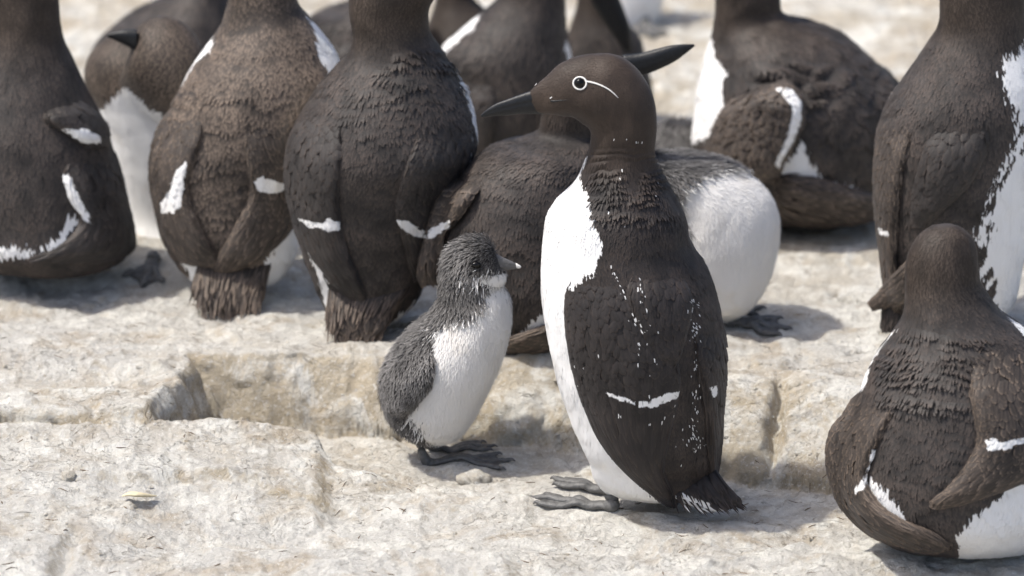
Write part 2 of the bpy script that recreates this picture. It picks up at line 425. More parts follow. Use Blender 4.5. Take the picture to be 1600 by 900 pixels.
# ------------------------------------------------------------------ birds
def bird_body(root, name, lofts, Y, white_near, mat, warm_y=None, mode='back', far_y=None, spacing=0.0018, blade=(0.0070, 0.0015),
              lift=0.035, lumps=0.0012, res=None, disp=None, edge_noise=1.6, hair=False, tf=0.9, size_fn=None, flecks=(), streak=0):
    """lofts: list of rows lists, first is the trunk. Returns BVH of trunk."""
    SN, SW = [], []
    Vs, Fs, At = [], [], {'sd': [], 'tone': [], 'tip': [], 'warm': []}
    off = 0; quads = []; tris = []
    bv, bf, bo = [], [], 0
    def shade(P, N):
        p2 = PX(P); sd = np.full(len(P), -40.0)
        for poly in white_near: sd = np.maximum(sd, polysd(p2, poly) * MM)
        if streak: sd = sd - streak * sstep(.1, .3, vnoise((p2[:, 0] * .89 + p2[:, 1] * .45) / 5.5, (p2[:, 1] * .89 - p2[:, 0] * .45) / 26, 4.4)) * sstep(20, 5, sd) * sstep(150, 200, p2[:, 1]) * sstep(-5, 0, sd)
        if mode == 'back':
            fy = far_y if far_y is not None else 0
            fsd = (p2[:, 1] - fy) * MM * 0.8
            k = sstep(0.0, 0.25, N[:, 1])
            sd = sd * (1 - k) + np.clip(fsd, -15, 15) * k
        wm = sstep(warm_y + 45, warm_y - 45, p2[:, 1]) if warm_y is not None else np.zeros(len(P))
        return sd, wm
    for li, rows in enumerate(lofts):
        nv, nu = res or (120, 96)
        if li: nv, nu = max(24, nv // 2), max(32, nu // 2)
        P, S = loft(rows, Y, nv, nu, tf)
        N = grid_normals(P, True)
        if (N[nv // 2] * (P[nv // 2] - P[nv // 2].mean(0))).sum() < 0: N = -N
        edge = np.minimum(1, np.minimum(np.arange(nv), np.arange(nv)[::-1]) / 4.0)[:, None]
        d = lumps * (fbm(P[..., 0] * 34, P[..., 1] * 34, P[..., 2] * 20, 3) * 1.8 + 0.15 * fbm(P[..., 0] * 150, P[..., 1] * 150, P[..., 2] * 70, 2))
        if disp is not None: d = d + disp(PX(P), N, P)
        P = P + N * (d * edge)[..., None]
        N = grid_normals(P, True)
        if (N[nv // 2] * (P[nv // 2] - P[nv // 2].mean(0))).sum() < 0: N = -N
        V = P.reshape(-1, 3); caps = np.stack([P[0].mean(0), P[-1].mean(0)])
        sd, wm = shade(V, N.reshape(-1, 3))
        sdc, wmc = shade(caps, np.array([N[0].mean(0), N[-1].mean(0)]))
        Vs += [V, caps]; n = len(V) + 2
        SN.append(np.concatenate([N.reshape(-1, 3), [[0, 0, 1.0], [0, 0, 1.0]]])); SW.append(np.zeros(n))
        q = grid_faces(nv, nu, True, off); quads.append(q)
        j = np.arange(nu); c0, c1 = off + nv * nu, off + nv * nu + 1
        tris.append(np.stack([off + (j + 1) % nu, off + j, 0 * j + c0], -1))
        tris.append(np.stack([off + (nv - 1) * nu + j, off + (nv - 1) * nu + (j + 1) % nu, 0 * j + c1], -1))
        bv.append(np.concatenate([V, caps])); bf += (grid_faces(nv, nu, True, bo)).tolist(); bo += n
        At['sd'] += [sd, sdc]; At['tone'] += [np.full(n, 0.35)]; At['tip'] += [np.zeros(n)]; At['warm'] += [wm, wmc]
        off += n
        # contour feathers
        Q, NN, FL, vv, uu = sample_grid(P, N, True, spacing)
        sd, wm = shade(Q, NN)
        sd = sd + rng.normal(0, edge_noise, len(Q))
        sz = 1.0 - 0.55 * wm
        if size_fn is not None: sz = sz * size_fn(PX(Q))
        L = blade[0] * sz * rng.uniform(.75, 1.25, len(Q)); W = blade[1] * sz * rng.uniform(.8, 1.2, len(Q))
        sw = fbm(Q[:, 0] * 30, Q[:, 1] * 30, Q[:, 2] * 30, 2) * 0.5
        FLn = FL / np.maximum(np.linalg.norm(FL, axis=1, keepdims=True), 1e-9)
        side = np.cross(NN, FLn)
        jit = rng.normal(0, 0.16 if not hair else 0.35, len(Q)) + sw
        FLn = FLn + side * jit[:, None]
        li_ = np.clip(lift * rng.uniform(0.4, 1.6, len(Q)) * (1 - 0.4 * wm), 0.02, 1.2)
        li_ = np.where(sd > 0, li_ * (0.5 if not hair else .75), li_)
        apply_flecks(Q, NN, flecks, sd, L, W, li_)
        curl = li_ * 0.45
        BV, bq, bt, tip = blades(Q, NN, FLn, L, W, li_, curl)
        SN.append(np.repeat(NN, 7, 0)); SW.append(np.full(len(BV), .22 if hair else .88))
        Vs.append(BV); quads.append(bq + off); tris.append(bt + off)
        tone = np.clip(0.5 + 0.22 * rng.normal(size=len(Q)) + 0.35 * fbm(Q[:, 0] * 60, Q[:, 1] * 60, Q[:, 2] * 30, 2), 0, 1.3)
        At['sd'].append(np.repeat(np.where(sd > 0, 20.0, -20.0), 7)); At['tone'].append(np.repeat(tone, 7)); At['tip'].append(tip); At['warm'].append(np.repeat(wm, 7))
        off += len(BV)
    o = make_mesh(name, np.concatenate(Vs), [np.concatenate(quads), np.concatenate(tris)], mat, root, {k: np.concatenate(v) for k, v in At.items()}, soft=(np.concatenate(SN), np.concatenate(SW)))
    return BVHTree.FromPolygons([Vector(v) for v in np.concatenate(bv)], bf)

def cast(bvh, px, py, Y):
    """depth Y of the bird's near surface at a pixel (or of its nearest point)"""
    t = U(px, py, Y); d = Vector(t - CAM).normalized()
    hit = bvh.ray_cast(Vector(CAM), d)
    if hit[0] is not None: return hit[0].y, True
    nr = bvh.find_nearest(Vector(t))
    return nr[0].y, False

def grid_at(G, v, u):
    nv, nu = G.shape[:2]; a = np.clip(v, 0, 1) * (nv - 1.0001); c = np.clip(u, 0, 1) * (nu - 1.0001)
    i = a.astype(int); j = c.astype(int); fa = (a - i)[..., None]; fc = (c - j)[..., None]
    return (G[i, j] * (1 - fa) + G[i + 1, j] * fa) * (1 - fc) + (G[i, j + 1] * (1 - fa) + G[i + 1, j + 1] * fa) * fc

def vanes(P, N, quill, cov, prim, raise_):
    """rows of overlapping flight feathers and coverts laid on a wing surface"""
    mid = P[:, P.shape[1] // 2]; axl = np.linalg.norm(np.diff(mid, axis=0), axis=1).sum()
    wid = np.linalg.norm(np.diff(P, axis=1), axis=2).sum(1)
    F = []
    def rows(va, vb, L, W, kind):
        step = L * (.46 if kind == 0 else .30) / axl; v = va; k = 0
        while v < vb:
            w_ = float(np.interp(v, np.linspace(0, 1, len(wid)), wid)); n = max(1, int(round(w_ / (W * .74))))
            for j in range(n + 1):
                uu = (j + .5 * (k % 2)) / max(n, 1) + rng.normal(0, .03); vv = v + rng.normal(0, step * .14)
                if -.02 <= uu <= 1.02 and (kind == 0 or rng.random() < .93):
                    F.append((vv, np.clip(uu, .0, 1.), L * rng.uniform(.88, 1.15), W * rng.uniform(.9, 1.12), kind))
            v += step; k += 1
    q = min(quill, .97)
    rows(0.02, q, cov[0], cov[1], 0)
    if quill < 1: rows(max(0, q - prim[0] * .5 / axl), 1 - prim[0] * .35 / axl, prim[0], prim[1], 1)
    if not F: return None
    F.sort(key=lambda f: -f[0])
    F = np.array(F); n = len(F); s = np.linspace(0, 1, 8); c = np.array([-1, -.8, -.4, 0, .4, .8, 1.0])
    dv = np.minimum(F[:, 2] / axl, 1.005 - F[:, 0])
    ok = dv > .02; F = F[ok]; dv = dv[ok]; n = len(F)
    v = F[:, 0, None] + dv[:, None] * s; drift = rng.normal(0, .03, n)
    u = F[:, 1, None] + (drift[:, None]) * s
    C = grid_at(P, v, u); NN = grid_at(N, v, u); NN /= np.linalg.norm(NN, axis=-1, keepdims=True)
    T = np.gradient(C, axis=1); T /= np.maximum(np.linalg.norm(T, axis=-1, keepdims=True), 1e-9)
    S = np.cross(NN, T)
    h = (.7 + .3 * np.minimum(s / .5, 1)) * np.sqrt(np.clip(1 - np.clip((s - .55) / .45, 0, 1) ** 2.3, 0, 1))
    hw = F[:, 3, None] / 2 * h
    z = (.0002 + raise_ * s)[None, :] + rng.uniform(-.3, .3, (n, 1)) * raise_ * s
    V = C[:, :, None] + S[:, :, None] * (hw[:, :, None] * c)[..., None] + NN[:, :, None] * (z[:, :, None] + F[:, 3, None, None] * .11 * (1 - c ** 2)[None, None] )[..., None]
    tip = np.maximum((s ** 5)[:, None], 1.0 * np.abs(c)[None] ** 3 * np.clip(s * 2, 0, 1)[:, None]); tip = np.maximum(tip, (np.abs(c) < .1)[None] * .45 * (F[:, 4, None, None] if False else 1) * np.ones((8, 1)))
    tip = np.broadcast_to(tip, (n, 8, 7)).reshape(-1); NR = np.repeat(NN[:, :, None], 7, 2).reshape(-1, 3)
    q0 = grid_faces(8, 7, False)
    q = (q0[None] + (np.arange(n) * 56)[:, None, None]).reshape(-1, 4)
    tone = np.repeat(np.clip(.5 + .28 * rng.normal(size=n), 0, 1.3), 56)
    return V.reshape(-1, 3), q, tip, tone, NR

def fleck_prob(p2, areas):
    pr = np.zeros(len(p2))
    for line, sp, k in areas:
        line = np.array(line, float); d = np.full(len(p2), 1e9)
        for a, c in zip(line[:-1], line[1:]):
            e = c - a; t = np.clip(((p2 - a) @ e) / (e @ e), 0, 1); d = np.minimum(d, np.linalg.norm(p2 - a - t[:, None] * e, axis=1))
        pr = np.maximum(pr, k * np.exp(-(d / sp) ** 2 / 2))
    return pr * sstep(-.35, .35, vnoise(p2[:, 0] / 7, p2[:, 1] / 11, 3.3)) * .6

def apply_flecks(Q, N, areas, sd, L, W, li):
    if not areas: return
    m = (rng.random(len(Q)) < fleck_prob(PX(Q), areas)) & (N[:, 1] < .2)
    sd[m] = 20; s = rng.uniform(.5, 1.3, m.sum()); L[m] = .0024 * s; W[m] = .0007 * s; li[m] = .22; Q[m] += N[m] * .0007

def wing(root, name, rows, bvh, Y, mat, thick=0.006, white=(), nv=60, nu=28, quill=0.45, cov=(0.013, 0.0085), prim=(0.034, 0.0075),
         spacing=0.0020, lift=0.05, off=0.0, label=None, bias=0.0, smoothing=10, warm=0.0, flecks=(), hair=False, raise_=.0011, vstart=.45):
    S = catmull([list(r[:4]) for r in rows], nv)
    u = np.sin(np.linspace(-np.pi / 2, np.pi / 2, nu))
    pxs = (S[:, None, 0] + S[:, None, 2]) / 2 + (S[:, None, 2] - S[:, None, 0]) / 2 * u
    pys = (S[:, None, 1] + S[:, None, 3]) / 2 + (S[:, None, 3] - S[:, None, 1]) / 2 * u
    D = np.zeros((nv, nu)); H = np.zeros((nv, nu), bool)
    for i in range(nv):
        for j in range(nu):
            D[i, j], H[i, j] = cast(bvh, pxs[i, j], pys[i, j], Y)
    D0 = D.copy()
    for k in range(smoothing):
        Dp = np.pad(D, 1, mode='edge'); D = (Dp[:-2, 1:-1] + Dp[2:, 1:-1] + Dp[1:-1, :-2] + Dp[1:-1, 2:]) / 4
        D = np.where(H, np.minimum(D, D0 + 0.001), D)
    v = np.linspace(0, 1, nv)[:, None]
    prof = np.sqrt(np.clip(1 - u[None, :] ** 2, 0, 1)) ** 0.7
    vend = sstep(-0.05, vstart, v) * (0.35 + 0.65 * sstep(0, 0.25, 1 - v))
    rel = thick * prof * vend + bias * sstep(0, .22, v) - 0.0040 * (vstart > .2) * (1 - sstep(0, 0.30, v))
    front = U(pxs, pys, D - rel - off)
    P = front; N = grid_normals(P, False)
    if N[..., 1].mean() > 0: N = -N
    P = P + N * (0.0006 * fbm(P[..., 0] * 120, P[..., 1] * 60, P[..., 2] * 50, 2) * prof)[..., None]
    backY = D - off - bias + 0.004
    B = U(pxs, pys, np.maximum(backY, D - rel - off + 0.0008))
    n = nv * nu
    bi = np.concatenate([np.arange(nu), np.arange(1, nv) * nu + nu - 1, (nv - 1) * nu + np.arange(nu - 2, -1, -1), np.arange(nv - 2, 0, -1) * nu])
    rim = np.stack([bi, np.roll(bi, -1), np.roll(bi, -1) + n, bi + n], -1)
    V = np.concatenate([P.reshape(-1, 3), B.reshape(-1, 3)])
    quads = [grid_faces(nv, nu, False), grid_faces(nv, nu, False, n)[:, ::-1], rim]
    def shade(Q):
        p2 = PX(Q); sd = np.full(len(Q), -40.0)
        for poly in white: sd = np.maximum(sd, polysd(p2, poly) * MM)
        return sd
    At = {'sd': [shade(V)], 'tone': [np.full(2 * n, .3)], 'tip': [np.zeros(2 * n)], 'warm': [np.full(2 * n, warm)]}
    # coverts and flight feathers in overlapping rows, shoulder to tip
    parts = [V]; tris = None; off = 2 * n; SN = [np.zeros((2 * n, 3))]; SW = [np.zeros(2 * n)]
    if not hair:
        R = vanes(P, N, quill, cov, prim, raise_)
        if R is not None:
            VV, q, tip, tone, NR = R; SN.append(NR); SW.append(np.full(len(VV), .30))
            parts.append(VV); quads.append(q + off); At['sd'].append(shade(VV) + (tone - .5) * 2.2); At['tone'].append(tone); At['tip'].append(tip); At['warm'].append(np.full(len(VV), warm)); off += len(VV)
    # fine barbs / down over it
    Q, NN, FL, vv, uu = sample_grid(P, N, False, spacing)
    FL = -FL; FLn = FL / np.maximum(np.linalg.norm(FL, axis=1, keepdims=True), 1e-9)
    side = np.cross(NN, FLn); FLn = FLn + side * (rng.normal(0, .08 if not hair else .3, len(Q)))[:, None]
    k = sstep(0, .25, vv)
    L = (.010 if hair else .006) * rng.uniform(.7, 1.25, len(Q)); W = (.0009 if hair else .0013) * rng.uniform(.8, 1.2, len(Q))
    li_ = np.clip(lift * rng.uniform(.5, 1.5, len(Q)), 0.01, .8)
    sd = shade(Q); keep = rng.random(len(Q)) < (1.0 if hair else 1 - .93 * k)
    if flecks:
        fl = rng.random(len(Q)) < fleck_prob(PX(Q), flecks); keep |= fl; s = rng.uniform(.5, 1.3, len(Q))
        sd = np.where(fl, 20, sd); L = np.where(fl, .0026 * s * s, L); W = np.where(fl, .0007 * s, W); Q = Q + NN * (fl * .0016)[:, None]
    Q, NN, FLn, L, W, li_, sd = (a[keep] for a in (Q, NN, FLn, L, W, li_, sd))
    BV, bq, bt, tip = blades(Q, NN, FLn, L, W, li_, li_ * .5)
    At['sd'].append(np.repeat(np.where(sd > 0, 20., -20.), 7)); At['tone'].append(np.repeat(np.clip(.5 + .2 * rng.normal(size=len(Q)), 0, 1.3), 7)); At['tip'].append(tip); At['warm'].append(np.full(len(BV), warm))
    SN.append(np.repeat(NN, 7, 0)); SW.append(np.full(len(BV), .6))
    parts.append(BV); quads.append(bq + off)
    o = make_mesh(name, np.concatenate(parts), [np.concatenate(quads), bt + off], mat, root, {a: np.concatenate(b) for a, b in At.items()}, soft=(np.concatenate(SN), np.concatenate(SW)))
    if label: o['label'] = label
    return o

def tail(root, rows, Y, mat, tf=0.25, n=26, white=(), name='tail', length=0.03):
    """flat fan: a thin loft (rows run base -> tip) with long feathers along it"""
    P, S = loft(rows, Y, 34, 40, tf)
    N = grid_normals(P, True)
    if (N[17] * (P[17] - P[17].mean(0))).sum() < 0: N = -N
    ph = np.linspace(0, 2 * np.pi, 40, endpoint=False)
    P = P + N * (0.0007 * np.cos(ph * 11)[None, :, None])
    V = np.concatenate([P.reshape(-1, 3), [P[0].mean(0), P[-1].mean(0)]]); nu = 40; nv = 34
    j = np.arange(nu)
    quads = [grid_faces(nv, nu, True)]
    tris = [np.stack([(j + 1) % nu, j, 0 * j + nv * nu], -1), np.stack([(nv - 1) * nu + j, (nv - 1) * nu + (j + 1) % nu, 0 * j + nv * nu + 1], -1)]
    def shade(Q):
        p2 = PX(Q); sd = np.full(len(Q), -40.0)
        for poly in white: sd = np.maximum(sd, polysd(p2, poly) * MM)
        return sd
    m = len(V); At = {'sd': [shade(V)], 'tone': [np.full(m, .4)], 'tip': [np.zeros(m)], 'warm': [np.zeros(m)]}
    R = vanes(P[:, :21], N[:, :21], 0.0, (.012, .008), (.026, .0078), .0012)
    m2 = m
    if R is not None:
        VV, q, tip_, tone_, _ = R
        V = np.concatenate([V, VV]); quads.append(q + m); m2 = m + len(VV)
        At['sd'].append(shade(VV)); At['tone'].append(tone_); At['tip'].append(tip_); At['warm'].append(np.zeros(len(VV)))
    Q, NN, FL, vv, uu = sample_grid(P, N, True, 0.0046)
    L = np.full(len(Q), length) * rng.uniform(.6, 1.1, len(Q)); rem = (1 - vv) * np.linalg.norm(P[-1].mean(0) - P[0].mean(0)); L = np.minimum(L, rem + .002)
    sd = shade(Q)
    BV, bq, bt, tip = blades(Q, NN, -FL, L, np.full(len(Q), .0018), rng.uniform(.01, .07, len(Q)), rng.uniform(0, .05, len(Q)))
    At['sd'].append(np.repeat(np.where(sd > 0, 20., -20.), 7)); At['tone'].append(np.repeat(np.clip(.5 + .3 * rng.normal(size=len(Q)), 0, 1.3), 7)); At['tip'].append(tip); At['warm'].append(np.zeros(len(BV)))
    quads.append(bq + m2); tris.append(bt + m2)
    return make_mesh(name, np.concatenate([V, BV]), [np.concatenate(quads), np.concatenate(tris)], mat, root, {a: np.concatenate(b) for a, b in At.items()})

def horn(root, rows, Y, mat=None, tf=0.55, nv=30, nu=28, name='bill', groove=True):
    P, S = loft(rows, Y, nv, nu, tf)
    N = grid_normals(P, True)
    if (N[nv // 2] * (P[nv // 2] - P[nv // 2].mean(0))).sum() < 0: N = -N
    ph = np.linspace(0, 2 * np.pi, nu, endpoint=False)
    if groove:
        g = np.exp(-((np.abs(ph - np.pi) - np.pi / 2 + 0.12) / 0.13) ** 2)
        P = P - N * (g[None, :] * 0.0009 * np.linspace(1, .3, nv)[:, None])[..., None]
    V = np.concatenate([P.reshape(-1, 3), [P[0].mean(0), P[-1].mean(0)]]); j = np.arange(nu)
    tris = np.concatenate([np.stack([(j + 1) % nu, j, 0 * j + nv * nu], -1), np.stack([(nv - 1) * nu + j, (nv - 1) * nu + (j + 1) % nu, 0 * j + nv * nu + 1], -1)])
    return make_mesh(name, V, [grid_faces(nv, nu, True), tris], mat or M_BILL, root)

def tube(pts, rad, nu=12, sub=6, flat=1.0):
    """smooth tapered tube through 3D points, world coordinates"""
    pts = np.asarray(pts, float); n = len(pts); t = np.linspace(0, n - 1, (n - 1) * sub + 1)
    Q = np.zeros((len(t), 3)); k = np.clip(t.astype(int), 0, n - 2); x = (t - k)[:, None]
    pm = np.concatenate([[2 * pts[0] - pts[1]], pts, [2 * pts[-1] - pts[-2]]])
    a, b, c, d = pm[k], pm[k + 1], pm[k + 2], pm[k + 3]
    Q = .5 * (2 * b + (c - a) * x + (2 * a - 5 * b + 4 * c - d) * x**2 + (3 * b - a - 3 * c + d) * x**3)
    r = np.interp(t, np.arange(n), rad)
    T = np.gradient(Q, axis=0); T /= np.maximum(np.linalg.norm(T, axis=1, keepdims=True), 1e-9)
    ref = np.array([0, 0, 1.0]); S = np.cross(T, ref); bad = np.linalg.norm(S, axis=1) < 0.2
    S[bad] = np.cross(T[bad], np.array([0, 1.0, 0])); S /= np.linalg.norm(S, axis=1, keepdims=True)
    W = np.cross(S, T)
    ph = np.linspace(0, 2 * np.pi, nu, endpoint=False)
    P = Q[:, None] + r[:, None, None] * (S[:, None] * np.cos(ph)[None, :, None] + flat * W[:, None] * np.sin(ph)[None, :, None])
    V = np.concatenate([P.reshape(-1, 3), Q[:1], Q[-1:]]); nv = len(Q); j = np.arange(nu)
    tr = np.concatenate([np.stack([(j + 1) % nu, j, 0 * j + nv * nu], -1), np.stack([(nv - 1) * nu + j, (nv - 1) * nu + (j + 1) % nu, 0 * j + nv * nu + 1], -1)])
    return V, grid_faces(nv, nu, True), tr

def merge(parts):
    V, Q, T, o = [], [], [], 0
    for v, q, t in parts:
        V.append(v); Q.append(q + o); T.append(t + o); o += len(v)
    return np.concatenate(V), [np.concatenate(Q), np.concatenate(T)]

def foot(root, hip, heel, yaw, size=0.05, rad=0.0045, spread=0.5, mat=None, name='foot', wrinkle=1.0):
    """tarsus from hip to heel, three webbed toes along yaw, following the rock"""
    hip = np.array(hip, float); heel = np.array(heel, float)
    parts = []; mid = (hip + heel) / 2 + np.array([-0.002 * math.cos(yaw), 0, 0])
    parts.append(tube([hip, mid, heel + [0, 0, rad], heel + [math.cos(yaw) * .006, math.sin(yaw) * .006, rad * .7]], [rad * 1.15, rad * .9, rad * 1.25, rad], 14))
    toes = []
    for k, (a, l) in enumerate(((-spread, .92), (0, 1.0), (spread, .86))):
        pts = []
        for s in np.linspace(0, 1, 7):
            x = heel[0] + math.cos(yaw + a * min(1, s * 1.3)) * size * l * s; y = heel[1] + math.sin(yaw + a * min(1, s * 1.3)) * size * l * s
            z = gz(x, y) + rad * (.75 - .25 * s) + 0.0011 * math.sin(s * 15)
            if s < .25: z = max(z, heel[2] + rad * .5 - 0.01)
            pts.append([x, y, z])
        toes.append(np.array(pts))
        parts.append(tube(pts, [rad * 1.0, rad * 1.0, rad * .92, rad * .86, rad * .82, rad * .76, rad * .62], 12, flat=.7))
        e = pts[-1]; d = np.array([math.cos(yaw + a), math.sin(yaw + a), 0])
        parts.append(tube([np.array(e), np.array(e) + d * .003 + [0, 0, .0006], np.array(e) + d * .006 - [0, 0, .0012]], [rad * .45, rad * .32, rad * .1], 8))
    for A, B in ((toes[0], toes[1]), (toes[1], toes[2])):
        m = 6; G = np.zeros((2, 7, m, 3))
        for i in range(7):
            for j in range(m):
                f = j / (m - 1); k = i * (1 - 0.07 * math.sin(math.pi * f)); i0 = min(int(k), 5); fr = k - i0
                a = A[i0] * (1 - fr) + A[i0 + 1] * fr; b = B[i0] * (1 - fr) + B[i0 + 1] * fr
                p = a * (1 - f) + b * f; p[2] = p[2] + rad * .12 + 0.0009 * math.sin(j * 2.2 + i)
                G[0, i, j] = p; G[1, i, j] = p - [0, 0, rad * .5]
        q = np.concatenate([grid_faces(7, m, False), grid_faces(7, m, False, 7 * m)[:, ::-1]])
        bi = np.concatenate([np.arange(m), np.arange(1, 7) * m + m - 1, 6 * m + np.arange(m - 2, -1, -1), np.arange(5, 0, -1) * m])
        q = np.concatenate([q, np.stack([bi, np.roll(bi, -1), np.roll(bi, -1) + 7 * m, bi + 7 * m], -1)])
        parts.append((G.reshape(-1, 3), q, np.zeros((0, 3), int)))
    V, F = merge(parts)
    return make_mesh(name, V, F, mat or M_FOOT, root)

def surf_tube(root, name, pxy, rad, bvh, Y, mat, lift=0.0004, closed=False):
    pts = []
    for x, y in pxy:
        d, h = cast(bvh, x, y, Y); pts.append(U(x, y, d - lift))
    V, q, t = tube(pts, rad if hasattr(rad, '__len__') else [rad] * len(pts), 8, 4)
    return make_mesh(name, V, [q, t], mat, root)

def ball(c, r, n=20, sc=(1, 1, 1)):
    th = np.linspace(0.02, np.pi - .02, n); ph = np.linspace(0, 2 * np.pi, n * 2, endpoint=False)
    P = np.stack([np.sin(th)[:, None] * np.cos(ph) * sc[0], np.sin(th)[:, None] * np.sin(ph) * sc[1], np.cos(th)[:, None] * sc[2] + 0 * ph], -1) * r + np.asarray(c)
    return P.reshape(-1, 3), [grid_faces(n, 2 * n, True)]

def specks(root, name, areas, bvh, Y, mat):
    """irregular dried droppings: (polyline px, spread px, count, size px)"""
    V, T, o = [], [], 0
    for line, spread, cnt, size in areas:
        line = np.array(line, float)
        for _ in range(cnt):
            t = random.random() * (len(line) - 1); i = min(int(t), len(line) - 2); p = line[i] * (1 - t + i) + line[i + 1] * (t - i)
            p = p + rng.normal(0, spread, 2); d, h = cast(bvh, p[0], p[1], Y)
            if not h: continue
            s = size * random.uniform(.25, 1.0) ** 1.5; ang = math.radians(90 + random.gauss(0, 25)); k = 8; el = random.uniform(1, 2.6)
            ring = []
            for a in range(k):
                r = s * random.uniform(.6, 1.1); ca, sa = math.cos(a / k * 2 * math.pi) * el, math.sin(a / k * 2 * math.pi)
                x = p[0] + r * (ca * math.cos(ang) - sa * math.sin(ang)); y = p[1] + r * (ca * math.sin(ang) + sa * math.cos(ang))
                dd, h = cast(bvh, x, y, Y); ring.append(U(x, y, (dd if h else d) - 0.0012))
            c = U(p[0], p[1], d - 0.0022)
            V += ring + [c] + [r + np.array([0, 0.0018, 0]) for r in ring]
            for a in range(k):
                T.append([o + a, o + (a + 1) % k, o + k]); T.append([o + a, o + k + 1 + a, o + (a + 1) % k]); T.append([o + (a + 1) % k, o + k + 1 + a, o + k + 1 + (a + 1) % k])
            o += 2 * k + 1
    if V: return make_mesh(name, np.array(V), [np.array(T)], mat, root)

def base_at(px, Y):
    x = float(U(px, 450, Y)[0]); return (x, Y, gz(x, Y))

G_SIT = 'guillemots gathered on the upper rock ledge'

def wrinkles(x0, x1, y0, y1, lam, amp, tilt=0.0, ph=0.0):
    def f(p, N, P):
        x, y = p[..., 0], p[..., 1]
        m = sstep(x0 - 15, x0 + 15, x) * sstep(x1 + 15, x1 - 15, x) * sstep(y0 - 12, y0 + 12, y) * sstep(y1 + 12, y1 - 12, y)
        wv = y + tilt * (x - x0) + 7 * vnoise(x / 45, y / 40, 3 + ph) + 3 * vnoise(x / 14, y / 16, 9 + ph)
        s = 1 - np.abs(np.sin(np.pi * wv / lam)) ** 0.8 * 2
        return -amp * s * m * sstep(-.5, .35, vnoise(x / 26, y / 13, 5 + ph))
    return f

def tufts(x0, x1, y0, y1, amp, ph=0.0, sx=16, sy=26):
    """overlapping clumps of feathers with a sharper lower edge"""
    def f(p, N, P):
        x, y = p[..., 0], p[..., 1]
        m = sstep(x0 - 15, x0 + 20, x) * sstep(x1 + 15, x1 - 20, x) * sstep(y0 - 15, y0 + 20, y) * sstep(y1 + 15, y1 - 20, y)
        xx = x / sx + 1.1 * vnoise(x / 50, y / 50, ph); yy = y / sy + .9 * vnoise(x / 30, y / 40, ph + 4)
        row = np.floor(yy); fy = yy - row; fx = xx + .5 * (row % 2); fx = fx - np.floor(fx) - .5
        return amp * m * (fy ** 1.5) * np.sqrt(np.clip(1 - 3.2 * fx * fx, 0, 1))
    return f

def both(*fs): return lambda p, N, P: sum(f(p, N, P) for f in fs)

GROUP = 'guillemots crowded on the rock ledge'

